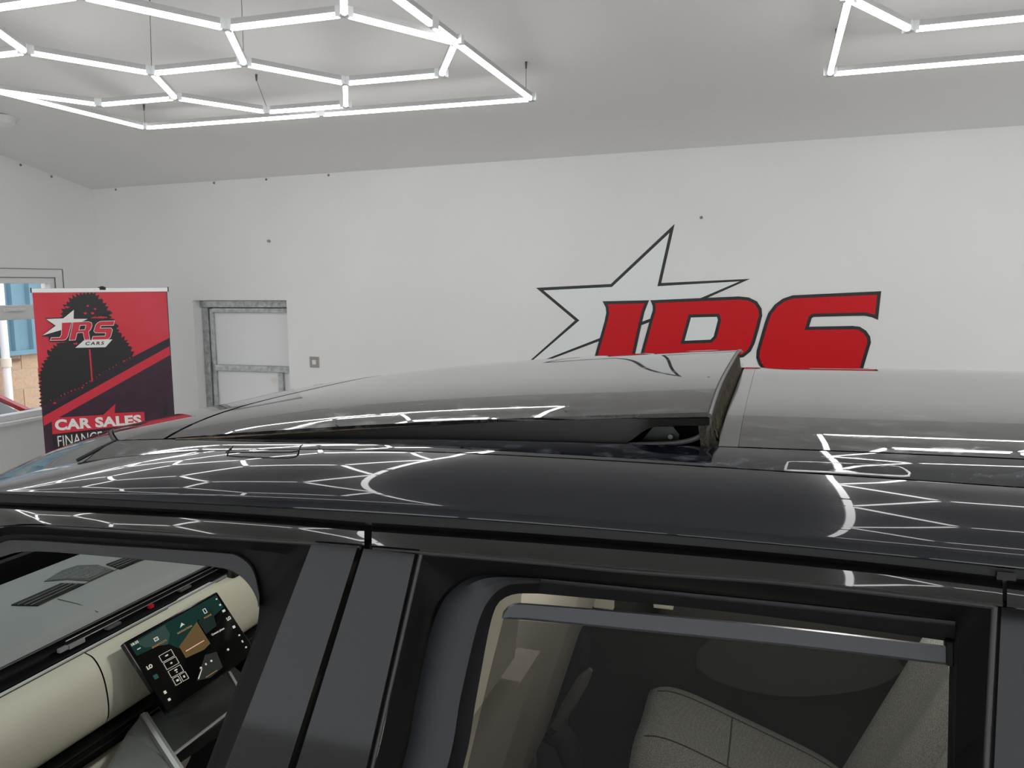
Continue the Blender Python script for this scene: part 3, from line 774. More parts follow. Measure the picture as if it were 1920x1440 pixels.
def rows_strip(near=True, dz=0.0, y_in=0.0, y_out=0.0, n=3):
    rows = []
    for k in range(n + 1):
        t = k / n
        r = []
        for x in XT:
            ya, yb = YK(x) + y_in, YJ(x) + y_out
            za, zb = zK(x), zJ(x)
            y = ya + (yb - ya) * t; z = za + (zb - za) * t + 0.0025 * math.sin(math.pi * t) + dz
            r.append((x, y, z))
        rows.append(r)
    return rows
R_ = rows_strip(y_in=-0.003, y_out=0.003)
for side, rr in (('near', R_), ('far', mir(R_))):
    mb = MB(); mb.grid(rr); mb.build('roof_edge_strip', STRIPG, car, smooth=True, solid=0.006)
# black frame under the panel gaps
for far in (False, True):
    rr = [[(x, YK(x) + 0.075, roof_z(x, YK(x) + 0.075) - 0.016) for x in XT], [(x, YK(x) + 0.006, zK(x) - 0.012) for x in XT], [(x, YJ(x), zJ(x) - 0.010) for x in XT], [(x, YJ(x) - 0.02, zJ(x) - 0.022) for x in XT]]
    mb = MB(); mb.grid(mir(rr) if far else rr); mb.build('roof_gutter', MATTE, car, smooth=True)
# side rails: convex painted cant rail from J down to the door gap G
def rail_rows(n=14):
    rows = []
    a0, a1 = math.radians(22), math.radians(86)
    for k in range(n + 1):
        a = a0 + (a1 - a0) * k / n
        u = (math.sin(a) - math.sin(a0)) / (math.sin(a1) - math.sin(a0)); v = (math.cos(a) - math.cos(a1)) / (math.cos(a0) - math.cos(a1))
        rows.append([(x, YJ(x) - 0.003 - (YJ(x) - 0.003 - YG(x)) * u, zG(x) + (zJ(x) - zG(x)) * v) for x in XS])
    r = rows[-1]
    rows.append([(p[0], p[1] + 0.004, p[2] - 0.003) for p in r]); rows.append([(p[0], p[1] + 0.045, p[2] + 0.002) for p in r])
    return rows
RR = rail_rows()
for rr in (RR, mir(RR)):
    mb = MB(); mb.grid(rr); mb.build('roof_side_rail', PAINT, car, smooth=True, angle=60)
for far in (False, True):
    rr = [[(x, YG(x) + 0.040, zG(x) + 0.004) for x in XS], [(x, YG(x) + 0.016, zG(x) - 0.004) for x in XS], [(x, YG(x) + 0.014, zG(x) - 0.022) for x in XS], [(x, YG(x) + 0.05, zG(x) - 0.04) for x in XS]]
    mb = MB(); mb.grid(mir(rr) if far else rr); mb.build('roof_gap_seal', BLACK, car, smooth=True)
# A pillars: carry the rail section on down to the scuttle
sec = [np.array(r[0]) for r in RR]
for far in (False, True):
    rows = []
    for t in np.linspace(0, 1, 9):
        d = np.array([-0.98 * t, -0.13 * t, -(0.30 * t + 0.20 * t * t)])
        rows.append([p + d for p in sec])
    mb = MB(); mb.grid(mir(rows) if far else rows); mb.build('windscreen_pillar', PAINT, car, smooth=True, angle=60)
# windscreen
SW = [-1.1] + list(np.linspace(-1, 1, 31)) + [1.1]
rows = []
for i in range(15):
    t = i / 14; r = []
    for s in SW:
        sk = max(-1.0, min(1.0, s)); xw = XW(sk) - 0.006; ex = max(0.0, abs(s) - 1.0) / 0.1
        yy = YC + sk * (YC - YK(xw)) + (1 if s > 0 else -1) * ex * (YK(xw) - YJ(xw))
        zz = roof_z(xw, YC + sk * (YC - YK(xw))) + ex * (zJ(xw) - zK(xw))
        p0 = np.array([xw, yy, zz - 0.002]); s = s / 1.1
        p2 = np.array([-2.44 + 0.16 * s * s, YC + s * 0.64, 1.235 - 0.02 * s * s])
        p1 = np.array([p0[0] - 0.42, p0[1] + (p2[1] - p0[1]) * 0.4, p0[2] - 0.125])
        r.append((1 - t) ** 2 * p0 + 2 * t * (1 - t) * p1 + t * t * p2)
    rows.append(r)
mb = MB(); mb.grid(rows); mb.build('windscreen', SCREENG, car, smooth=True, solid=0.005)
mb = MB(); mb.tube([(XW(s), YC + s * (YC - YK(XW(s)) - 0.002), roof_z(XW(s), YC + s * (YC - YK(XW(s)) - 0.002)) - 0.004) for s in np.linspace(-1, 1, 41)], 0.0034, 6)
for sg in (-1, 1):
    xw = float(XW(1.0)); ka, kb = YK(xw), YJ(xw) + 0.004
    mb.tube([(xw + 0.002, YC + sg * (YC - ka), zK(xw) + 0.000), (xw - 0.006, YC + sg * (YC - (ka + kb) / 2), (zK(xw) + zJ(xw)) / 2 + 0.002), (xw - 0.016, YC + sg * (YC - kb), zJ(xw) + 0.001)], 0.0034, 6)
mb.build('windscreen_seal', BLACK, car, smooth=True)

# sunroof details ------------------------------------------------
mb = MB()
for k, y_off in enumerate((0.0,)):
    pts = []
    for s in np.linspace(-1, 1, 41):
        x = XQ - 0.011; y = YC + s * (YC - YK(x) - 0.001); pts.append((x + 0.002, y, roof_z(x, y) + LIFT - 0.004))
    mb.tube(pts, 0.0032, 8)
mb.build('rear_edge_seal', mat('seal_grey', (0.06, 0.06, 0.06), 0.35), sun, smooth=True)
# brush strip closing the step behind the raised panel
rows = []
for zf in (0.0, 0.5, 1.0):
    r = []
    for s in np.linspace(-0.985, 0.985, 60):
        x = XQ - 0.006; y = YC + s * (YC - YK(x)); r.append((x - 0.010 * zf, y, roof_z(x, y) - 0.03 + zf * (LIFT + 0.024)))
    rows.append(r)
BRUSH = mat('brush_pile', (0.06, 0.049, 0.030), 0.95, noise=(260, (0.010, 0.008, 0.006), 1.0), bump=(400, 0.8))
mb = MB(); mb.grid(rows); mb.build('brush_strip', BRUSH, car, smooth=True, solid=0.010)
br = MB()
for i in range(900):
    s = rng.uniform(-0.98, 0.80); x = XQ - 0.005 + rng.uniform(-0.004, 0.006); y = YC + s * (YC - YK(x)); z = roof_z(x, y) - 0.012 + rng.uniform(0, 0.018)
    d = np.array([rng.uniform(-0.006, 0.004), rng.uniform(-0.006, 0.006), rng.uniform(0.008, 0.019)]); w = np.array([0.0, 0.0011, 0])
    br.add([(x, y, z) - w, (x, y, z) + w, np.array((x, y, z)) + d], [(0, 1, 2)])
o = br.build('brush_bristles', mat('bristle_tan', (0.15, 0.122, 0.072), 0.95), car); o['kind'] = 'stuff'
# near-side skirt below the raised glass, with its S-shaped end
def side_loft(name, rows_px, yplane, m, parent, n=60, solid=0.0, sm=True):
    rows = []
    for L in rows_px:
        P = smooth_line(L, n); rows.append([ony(a, b, yplane) for a, b in P])
    mb = MB(); mb.grid(rows); return mb.build(name, m, parent, smooth=sm, solid=solid)
def edge_y(px):   # image height of the raised glass edge
    return float(np.interp(px, [298, 412, 560, 800, 1000, 1335], [822, 817, 807, 793, 782, 776]))
xs_ = np.r_[np.linspace(330, 1160, 40), np.linspace(1166, 1331, 30)]
def skirt_low(px):
    k = float(np.interp(px, [300, 400, 600, 800, 1000, 1165], [823, 821, 824, 828, 831, 833]))
    if px <= 1165: return k
    return float(np.interp(px, [1165, 1185, 1205, 1220, 1240, 1335], [833, 822, 806, 797, 793, 792]))
YS = Y_K + 0.010
top_ = [ony(p, edge_y(p) + 3, YS) for p in xs_]; low_ = [ony(p, max(skirt_low(p), edge_y(p) + 5), YS + 0.004) for p in xs_]
mb = MB(); mb.grid([top_, low_]); mb.build('sunroof_skirt', mat('skirt_black', (0.014, 0.013, 0.012), 0.35), sun, smooth=True, solid=0.008)
tp = [ony(p, edge_y(p) + 3.2, YS - 0.004) for p in xs_]
MB().tube(tp, 0.0018, 6).build('dusty_seal_line', mat('dust_tan', (0.20, 0.14, 0.09), 0.9, noise=(60, (0.06, 0.045, 0.03), 0.9)), sun, smooth=True)
ya = YS + 0.012
arc = [ony(a, b, YS + 0.002) for a, b in smooth_line([(1170, 834), (1225, 833), (1265, 831), (1300, 824), (1320, 812), (1328, 798), (1330, 784)], 30)]
MB().tube(arc, 0.0035, 8).build('corner_seal', mat('seal_grey', (0.06, 0.06, 0.06), 0.35), car, smooth=True)
# lifting arm seen in the opening
mb = MB(); P = [ony(a, b, ya + 0.03) for a, b in [(1200, 830), (1225, 800), (1262, 800), (1274, 815), (1270, 830)]]; mb.prism(P, (0, 0.012, 0)); mb.build('lift_arm', mat('arm_black', (0.005, 0.005, 0.005), 0.4), car)
c_ = ony(1258, 818, ya + 0.028); MB().tube([c_, c_ + np.array([0, -0.006, 0])], 0.0036, 14).build('pivot_screw', mat('dull_steel', (0.25, 0.25, 0.25), 0.5, 0.6), car, smooth=True)
c_ = ony(1240, 792, ya + 0.04); MB().tube([c_, c_ + np.array([0, -0.006, 0])], 0.005, 10).build('red_clip', mat('clip_red', (0.30, 0.07, 0.05), 0.5), car)
mb = MB(); q0 = ony(1150, 790, 1.16); q1 = ony(1345, 840, 1.16); mb.box((q0[0] - 0.15, 1.19, 1.74), (q1[0], 1.20, 1.828)); mb.build('sunroof_well_side', MATTE, car)

# covers for roof bars on the edge strips
def on_strip(px, py, dz=0.0):
    d = ray(px, py); best = None
    for t in np.linspace(0.6, 1.6, 1200):
        p = C + d * t / d[1] * 1.0
        x = p[0]; ya_, yb_ = YK(x), YJ(x)
        u = (p[1] - ya_) / (yb_ - ya_); zz = zK(x) + (zJ(x) - zK(x)) * min(max(u, -0.2), 1.1) + dz
        if p[2] < zz: return p
    return p
def cover(pxs, m, r):
    L = [on_strip(*p, 0.001) for p in smooth_line(pxs + [pxs[0]], 60)[:-1]]
    MB().tube(L, r, 6, closed=True).build('roof_bar_cover', m, car, smooth=True)
cover([(424, 848), (434, 840), (446, 833), (500, 831), (566, 831), (562, 838), (552, 847), (490, 848)], BLACK, 0.0012)
cover([(1472, 882), (1475, 872), (1484, 867), (1560, 869), (1660, 874), (1690, 878), (1702, 893), (1600, 888)], SILV, 0.0016)

# doors: outer frames, pillars, window trims -----------------------
def down_pillar(rows):
    """carry the front end of the rows on down along the A pillar"""
    return [[np.array(r[0]) + np.array([-0.98 * t, -0.13 * t, -(0.30 * t + 0.20 * t * t)]) for t in (1.0, 0.85, 0.7, 0.55, 0.4, 0.25, 0.12, 0.04)] + list(r) for r in rows]
def tapered(px, py, y0):
    y = y0
    for _ in range(5):
        q = ony(px, py, y); y = y0 + float(tap(q[0]))
    return q
GP = [(-140, 930), (0, 938), (200, 946), (400, 955), (600, 970), (1000, 996), (1250, 1015), (1500, 1036), (1920, 1082), (2300, 1126)]
DP = [(-140, 1024), (-60, 1002), (0, 986), (40, 983), (100, 985), (400, 1004), (600, 1017), (690, 1025), (1000, 1051), (1200, 1070), (1481, 1091), (1837, 1131), (1920, 1142), (2300, 1190)]
def gy(x): return float(np.interp(x, [p[0] for p in GP], [p[1] for p in GP]))
_dl = smooth_line(DP, 200)
def dy_(x): return float(np.interp(x, _dl[:, 0], _dl[:, 1]))
PROF = [(0.0, 0.936), (0.03, 0.9255), (0.10, 0.9188), (0.25, 0.910), (0.45, 0.9018), (0.70, 0.8938), (0.94, 0.8878), (1.0, 0.8885)]
def door_frame(name, xa, xb, n, parent):
    rows = []
    for t, yy in PROF:
        r = []
        for px in np.linspace(xa, xb, n):
            py = gy(px) + (dy_(px) - gy(px)) * t; r.append(tapered(px, py, yy))
        rows.append(r)
    last = rows[-1]; rows.append([p + np.array([0, 0.03, -0.002]) for p in last])
    first = rows[0]; rows.insert(0, [p + np.array([0, 0.04, -0.004]) for p in first])
    # smooth along the car
    rows = [[tuple(q) for q in smooth_rows(r)] for r in rows]
    if xa < 0: rows = down_pillar(rows)
    mb = MB(); mb.grid(rows); a = mb.build(name, FRAMEP, car, smooth=True, angle=50)
    mb = MB(); mb.grid(mir(rows)); b = mb.build(name, FRAMEP, car, smooth=True, angle=50)
    return a, b
def smooth_rows(r):
    A = np.array(r); c = np.polyfit(A[:, 0], A[:, 2], 4); A[:, 2] = 0.25 * A[:, 2] + 0.75 * np.polyval(c, A[:, 0]); return A
front_frame, ff2 = door_frame('front_door_frame', -140, 683, 60, car)
rear_frame, rf2 = door_frame('rear_door_frame', 697, 1880, 80, car)
c_frame, cf2 = door_frame('rear_quarter_frame', 1888, 2300, 20, car)
# bead along the lower edge of the frames
for nm, xa, xb, par in (('frame_edge_bead', 10, 676, front_frame), ('frame_edge_bead', 700, 1862, rear_frame)):
    P = [tapered(px, dy_(px) + 3.0, 0.891) for px in np.linspace(xa, xb, 60)]
    MB().tube(P, 0.0028, 6).build(nm, EDGE, par, smooth=True)

# door plane below the frames (leans outwards going down)
SL = 0.288
def side_y(z, off=0.0): return 0.892 + off - SL * (1.69 - z)
def onside(px, py, off=0.0):
    d = ray(px, py); k = 0.892 + off - SL * (1.69 - HC)
    return C + d * (k / (d[1] - SL * d[2]))
def sloft(name, rows_px, m, parent, n=40, sm=True, solid=0.0, smooth_px=True, mirror=False, a_ext=False):
    """rows_px: list of (polyline in pixels, inward offset)"""
    rows = []
    for L, off in rows_px:
        L = list(L)
        if L[0][1] >= 1630 and L[1][1] < 1600: L = [ext(L[1], L[0], LOW), ext(L[1], L[0], 1900)] + L
        if L[-1][1] >= 1630 and L[-2][1] < 1600: L = L + [ext(L[-2], L[-1], 1900), ext(L[-2], L[-1], LOW)]
        nn = n + (20 if len(L) > len(rows_px[0][0]) else 0)
        P = smooth_line(L, nn) if smooth_px else resample(L, nn)
        rows.append([onside(a, b, off) for a, b in P])
    if a_ext: rows = down_pillar(rows)
    mb = MB(); mb.grid(rows); o = mb.build(name, m, parent, smooth=sm, solid=solid)
    if mirror:
        mb = MB(); mb.grid(mir(rows)); mb.build(name, m, parent, smooth=sm, solid=solid)
    return o
LOW = 2150
def ext(a, b, y):   # extend the line a-b down to image height y
    t = (y - a[1]) / (b[1] - a[1]); return (a[0] + (b[0] - a[0]) * t, y)
def pillar(name, ta, ba, tb, bb, off, m, parent=None, bulge=0.004, thick=0.012):
    ba2, bb2 = ext(ta, ba, LOW), ext(tb, bb, LOW)
    rows = []
    for k in range(9):
        u = k / 8; L = [(ta[0] + (tb[0] - ta[0]) * u, ta[1] + (tb[1] - ta[1]) * u), (ba2[0] + (bb2[0] - ba2[0]) * u, LOW)]
        rows.append((L, off - bulge * (1 - (2 * u - 1) ** 2)))
    return sloft(name, rows, m, parent or car, 12, solid=-thick, smooth_px=False, mirror=True, sm=bulge > 0.001)
pillar('door_pillar_panel', (593, 1020), (432, 1440), (678, 1027), (548, 1440), 0.0, PIANO, bulge=0.0)
pillar('door_pillar_panel', (690, 1028), (563, 1440), (785, 1038), (694, 1440), 0.0, PIANO, bulge=0.0)
pillar('pillar_edge_bead', (588, 1021), (425, 1440), (591.5, 1021), (428, 1440), -0.002, EDGE, bulge=0.0012, thick=0.002)
pillar('pillar_edge_bead', (786, 1038), (695, 1440), (791, 1039), (699.5, 1440), -0.002, EDGE, bulge=0.0012, thick=0.002)
pillar('pillar_edge_bead', (1862, 1136), (1846, 1440), (1867, 1138), (1851, 1440), -0.002, EDGE, bulge=0.0012, thick=0.002)
pillar('rear_pillar_panel', (1878, 1138), (1864, 1440), (2280, 1188), (2330, 1440), 0.0, PIANO, bulge=0.0)
pillar('pillar_gap', (684, 955), (540, 1440), (712, 958), (575, 1440), 0.030, BLACK, bulge=0.0)
pillar('pillar_gap', (1864, 1070), (1842, 1440), (1900, 1074), (1872, 1440), 0.024, BLACK, bulge=0.0)
# front window: black seal channel, then matte trim across the top
sloft('front_window_seal', [
    ([(-140, 1022), (-60, 1004), (0, 990), (60, 987), (300, 1001), (500, 1014), (588, 1022), (590, 1030), (540, 1145), (480, 1300), (426, 1440), (350, 1640)], 0.018),
    ([(-140, 1040), (-60, 1022), (0, 1006), (60, 1002), (300, 1016), (460, 1030), (535, 1040), (545, 1060), (500, 1160), (450, 1300), (400, 1440), (325, 1640)], 0.050),
    ([(-140, 1075), (-60, 1050), (10, 1030), (80, 1022), (262, 1034), (412, 1048), (462, 1066), (486, 1110), (481, 1183), (450, 1269), (388, 1440), (310, 1640)], 0.058),
    ([(-140, 1075), (-60, 1050), (10, 1030), (80, 1022), (262, 1034), (412, 1048), (462, 1066), (485, 1110), (480, 1183), (449, 1269), (387, 1440), (309, 1640)], 0.085)], MATTE, car, 90, mirror=True, a_ext=True)
sloft('front_window_trim', [
    ([(-100, 1050), (-40, 1028), (0, 1017), (37, 1010), (200, 1020), (412, 1034), (450, 1041), (475, 1064), (487, 1110), (487, 1135)], 0.052),
    ([(-100, 1052), (-40, 1030), (0, 1019), (37, 1013), (200, 1023), (412, 1037), (449, 1045), (473, 1068), (485, 1111), (486, 1135)], 0.048),
    ([(-100, 1078), (-40, 1058), (0, 1045), (66, 1033), (262, 1048), (405, 1063), (445, 1075), (468, 1096), (482, 1122), (485, 1138)], 0.050),
    ([(-100, 1078), (-40, 1058), (0, 1045), (66, 1034), (262, 1049), (405, 1064), (444, 1076), (467, 1097), (481, 1122), (484, 1138)], 0.075)], TRIMG, car, 70, a_ext=True)
# rear window: seal channel, padded trim frame, top rail
rear_out = [(617, 1640), (701, 1440), (745, 1240), (790, 1050), (800, 1042), (1000, 1056), (1200, 1075), (1481, 1097), (1800, 1132), (1862, 1140), (1856, 1250), (1844, 1440), (1832, 1640)]
rear_mid = [(670, 1640), (745, 1440), (795, 1200), (820, 1130), (866, 1086), (940, 1076), (1200, 1093), (1481, 1124), (1760, 1158), (1796, 1166), (1794, 1250), (1790, 1440), (1786, 1640)]
sloft('rear_window_seal', [(rear_out, 0.018), (rear_mid, 0.055), ([(a + (6 if b > 1180 and a < 1000 else 0), b + 3) for a, b in rear_mid], 0.072), ([(a + (24 if a < 860 else (10 if a < 1000 else (-14 if a > 1780 else 0))), b + (14 if 800 < a < 1780 else 0)) for a, b in rear_mid], 0.086)], MATTE, car, 110, mirror=True)
RT = [
    [(672, 1640), (753, 1440), (780, 1310), (803, 1200), (827, 1133), (855, 1100), (890, 1081), (930, 1077), (1011, 1082)],
    [(690, 1640), (768, 1440), (795, 1310), (818, 1200), (840, 1138), (866, 1107), (895, 1089), (935, 1082), (1011, 1085)],
    [(735, 1640), (810, 1440), (835, 1310), (858, 1205), (875, 1150), (895, 1118), (918, 1098), (948, 1089), (1011, 1089)],
    [(764, 1640), (838, 1440), (863, 1310), (888, 1200), (903, 1150), (919, 1122), (936, 1106), (958, 1096), (1011, 1093)],
    [(770, 1640), (844, 1440), (869, 1310), (894, 1200), (908, 1150), (923, 1124), (940, 1109), (961, 1100), (1011, 1096)],
    [(797, 1640), (868, 1440), (893, 1310), (915, 1190), (928, 1142), (940, 1125), (955, 1117), (972, 1113), (1011, 1113)]]
sloft('rear_window_trim', [(RT[0], 0.056), (RT[1], 0.047), (RT[2], 0.045), (RT[3], 0.053)], SATIN, car, 70)
sloft('rear_window_inner_edge', [(RT[3], 0.0535), (RT[4], 0.062), (RT[5], 0.075)], MATTE, car, 70)
TR = [[(1013, 1083), (1280, 1109), (1500, 1131), (1791, 1163)], [(1013, 1085), (1280, 1111), (1500, 1133), (1791, 1165)], [(1013, 1089), (1280, 1116), (1500, 1139), (1791, 1171)], [(1010, 1092), (1280, 1119), (1500, 1142), (1791, 1174)], [(1010, 1113), (1280, 1138), (1500, 1164), (1791, 1204)]]
sloft('top_trim_rail', [(TR[0], 0.056), (TR[1], 0.050), (TR[2], 0.052), (TR[3], 0.062)], SATIN, car, 50)
sloft('top_trim_underside', [(TR[3], 0.0625), (TR[4], 0.072)], MATTE, car, 50)
sloft('rear_window_post', [([(1790, 1160), (1795, 1300), (1790, 1640)], 0.085), ([(1796, 1160), (1800, 1300), (1796, 1640)], 0.060), ([(1830, 1150), (1836, 1300), (1830, 1640)], 0.05), ([(1864, 1142), (1858, 1300), (1840, 1640)], 0.02)], MATTE, car, 30)
# sun blind in the rear window: bar, end latch, woven mesh
BAR = mat('blind_bar', (0.048, 0.050, 0.058), 0.45)
bo = 0.070
blind_bar = sloft('sun_blind_bar', [
    ([(941, 1158), (944, 1146), (953, 1136), (966, 1131), (1000, 1132), (1240, 1152), (1500, 1178), (1776, 1211)], bo),
    ([(942, 1159), (947, 1148), (956, 1139), (968, 1134), (1001, 1135), (1240, 1155), (1500, 1181), (1776, 1214)], bo - 0.006),
    ([(943, 1159), (949, 1157), (956, 1157), (968, 1158), (1001, 1160), (1240, 1184), (1500, 1210), (1776, 1243)], bo - 0.006),
    ([(942, 1160), (948, 1161), (956, 1161), (968, 1162), (1001, 1164), (1240, 1188), (1500, 1214), (1776, 1247)], bo)], BAR, car, 70)
mb = MB(); P = [onside(a, b, bo - 0.008) for a, b in [(1774, 1203), (1790, 1206), (1790, 1253), (1774, 1249)]]; mb.prism(P, (0, 0.018, 0.004)); mb.build('blind_latch', MATTE, car, bevel=0.002)
MESH = see_through('blind_mesh', (1, 1, 1), 0.66, dark=(0.02, 0.02, 0.02))
sloft('sun_blind_mesh', [([(944, 1160), (1240, 1186), (1500, 1212), (1778, 1246)], bo + 0.004), ([(921, 1250), (1240, 1262), (1500, 1280), (1783, 1300)], bo + 0.004), ([(876, 1440), (1240, 1440), (1500, 1440), (1788, 1440)], bo + 0.004), ([(715, 2050), (1200, 2050), (1480, 2050), (1795, 2050)], bo + 0.004)], MESH, car, 30, smooth_px=False)

# lower body ------------------------------------------------------
ZB = 1.20
def z_low(x):
    z = 0.36
    for xw in (-2.08, 0.90):
        d = 0.47 ** 2 - (x - xw) ** 2
        if d > 0: z = max(z, 0.38 + math.sqrt(d) * 0.96)
    return z
def side_rows(xs, zt=None):
    rows = []
    for k in range(13):
        t = k / 12; r = []
        for x in xs:
            zl = z_low(x); ztop = ZB if zt is None else zt(x); z = ztop + (zl - ztop) * t
            yb = np.interp(z, [0.30, 0.55, 0.80, 0.95, 1.08, 1.20, 1.30], [0.66, 0.62, 0.59, 0.585, 0.62, side_y(1.20) - 0.004, side_y(1.30) - 0.004])
            nose = 0.42 * max(0, (-2.35 - x) / 0.6) ** 2 + 0.25 * max(0, (x - 1.6) / 0.45) ** 2
            r.append((x, yb + nose, z))
        rows.append(r)
    return rows
for nm, xa, xb in (('front_wing', -2.93, -1.56), ('front_door_skin', -1.55, -0.655), ('rear_door_skin', -0.645, 0.30), ('rear_wing', 0.31, 2.0)):
    xs = np.linspace(xa, xb, 40)
    zt = (lambda x: np.interp(x, [-2.93, -2.5, -1.56], [1.05, 1.16, 1.20])) if nm == 'front_wing' else None
    rr = side_rows(xs, zt)
    for q in (rr, mir(rr)):
        mb = MB(); mb.grid(q); mb.build(nm, PAINT, car, smooth=True)
xs = np.linspace(-1.62, 1.9, 60)
rr = [[(p[0], p[1] + 0.035, p[2]) for p in r] for r in side_rows(xs)]
for q in (rr, mir(rr)):
    mb = MB(); mb.grid(q); mb.build('door_shell', MATTE, car, smooth=True)
for xa, xb in ((-1.55, -0.655), (-0.645, 0.30)):
    mb = MB(); mb.box((xa, side_y(1.2) + 0.0, 1.185), (xb, side_y(1.2) + 0.10, 1.203)); mb.build('sill_trim', MATTE, car, bevel=0.004)
    mb = MB(); mb.grid([[(x, side_y(1.2) + 0.10 + 0.03 * math.sin(math.pi * (1.19 - z) / 0.72), z) for x in np.linspace(xa, xb, 8)] for z in np.linspace(1.19, 0.46, 8)]); mb.build('door_lining', mat('lining_charcoal', (0.045, 0.045, 0.042), 0.6), car, smooth=True)
# bonnet, nose, tail
def body_y(x, z): 
    return float(np.interp(z, [0.30, 0.55, 0.80, 0.95, 1.08, 1.20, 1.30], [0.66, 0.62, 0.59, 0.585, 0.62, side_y(1.20) - 0.004, side_y(1.30) - 0.004])) + 0.42 * max(0, (-2.35 - x) / 0.6) ** 2 + 0.25 * max(0, (x - 1.6) / 0.45) ** 2
rows = []
for x in np.linspace(-2.93, -1.62, 16):
    ze = float(np.interp(x, [-2.93, -2.5, -1.56], [1.05, 1.16, 1.20])); ye = body_y(x, ze)
    rows.append([(x, ye + (2 * YC - 2 * ye) * j / 20, ze + 0.035 * math.sin(math.pi * j / 20) ** 0.7) for j in range(21)] if x < -2.36 else [(x, ye + (2 * YC - 2 * ye) * j / 20, ze - 0.004 + 0.02 * math.sin(math.pi * j / 20)) for j in range(21)])
mb = MB(); mb.box((-2.46, YC - 0.66, 1.06), (-2.02, YC + 0.66, 1.12)); mb.build('scuttle_panel', MATTE, car)
rows_b = [r for r in rows if r[0][0] < -2.36]
mb = MB(); mb.grid(rows_b); mb.build('bonnet', PAINT, car, smooth=True, solid=0.01)
fr = rows_b[0]
mb = MB(); mb.grid([fr, [(p[0] - 0.03, p[1], p[2] - 0.10) for p in fr], [(p[0] - 0.03, p[1], 0.62) for p in fr], [(p[0] + 0.02, p[1], 0.36) for p in fr]]); mb.build('front_bumper', PAINT, car, smooth=True)
mb = MB(); mb.box((-2.975, YC - 0.55, 0.80), (-2.958, YC + 0.55, 0.98)); mb.build('grille', MATTE, car)
tl = []
for z, x in ((1.775, 1.80), (1.60, 1.90), (1.30, 1.99), (1.10, 2.0), (0.75, 2.03), (0.36, 2.0)):
    ye = (side_y(z) if z > 1.2 else body_y(min(x, 2.0), z)) + (0.05 if z > 1.2 else 0); ye = max(ye, 0.60)
    tl.append([(x + 0.03 * math.sin(math.pi * j / 16), ye + (2 * YC - 2 * ye) * j / 16, z) for j in range(17)])
mb = MB(); mb.grid(tl[:3]); mb.build('rear_screen', mat('privacy_glass', (0.008, 0.009, 0.009), 0.04), car, smooth=True)
mb = MB(); mb.grid(tl[2:]); mb.build('tailgate', PAINT, car, smooth=True)
xq = np.linspace(0.385, 1.80, 24)
for far in (False, True):
    rr = [[(x, YG(x) + 0.030, zG(x) - 0.014) for x in xq], [(x, YG(x) + 0.002, zG(x) - 0.014) for x in xq], [(x, YG(x) - 0.016, zG(x) - 0.028) for x in xq], [(x, YG(x) - 0.020, zG(x) - 0.050) for x in xq], [(x, YG(x) - 0.016, zG(x) - 0.060) for x in xq], [(x, YG(x) + 0.02, zG(x) - 0.060) for x in xq]]
    mb = MB(); mb.grid(mir(rr) if far else rr); mb.build('rear_quarter_frame', FRAMEP, car, smooth=True, angle=50)
# rear quarter glass (both sides)
for far in (False, True):
    rr = []
    for k in range(9):
        r = []
        for x in np.linspace(0.25, 1.86, 16):
            zt_ = float(zG(min(x, 1.8))) - 0.056; z = zt_ + (1.19 - zt_) * k / 8; r.append((x, side_y(z, 0.006) + float(tap(x)), z))
        rr.append(r)
    mb = MB(); mb.grid(mir(rr) if far else rr); mb.build('quarter_glass', mat('privacy_glass', (0.008, 0.009, 0.009), 0.04), car, smooth=True)
# wheels
TYRE = mat('tyre', (0.012, 0.012, 0.012), 0.8); RIM = mat('dark_alloy', (0.12, 0.12, 0.125), 0.3, 0.8)
for xw in (-2.08, 0.90):
    for s_ in (0, 1):
        yo = 0.62 if s_ == 0 else 2 * YC - 0.62; dr = 1 if s_ == 0 else -1
        w = MB(); ring = []
        w.tube([(xw, yo, 0.385), (xw, yo + dr * 0.02, 0.385), (xw, yo + dr * 0.25, 0.385)], [0.36, 0.385, 0.385], 36); wo = w.build('wheel', TYRE, car, smooth=True)
        MB().tube([(xw, yo - dr * 0.004, 0.385), (xw, yo - dr * 0.001, 0.385)], 0.275, 32).build('rim', RIM, wo, smooth=True)
        for k in range(10):
            a = 2 * math.pi * k / 10; p0 = np.array([xw + 0.05 * math.cos(a), yo - dr * 0.012, 0.385 + 0.05 * math.sin(a)]); p1 = np.array([xw + 0.265 * math.cos(a), yo - dr * 0.008, 0.385 + 0.265 * math.sin(a)])
            MB().tube([p0, p1], 0.012, 6).build('spoke', SILV, wo, smooth=True)
mb = MB(); mb.box((-2.6, YC - 0.72, 0.34), (1.85, YC + 0.72, 0.42)); mb.build('cabin_floor', mat('carpet_dark', (0.02, 0.02, 0.02), 0.95), car)
mb = MB(); mb.box((-2.30, YC - 0.80, 0.36), (-2.27, YC + 0.80, 1.19)); mb.build('firewall', MATTE, car)

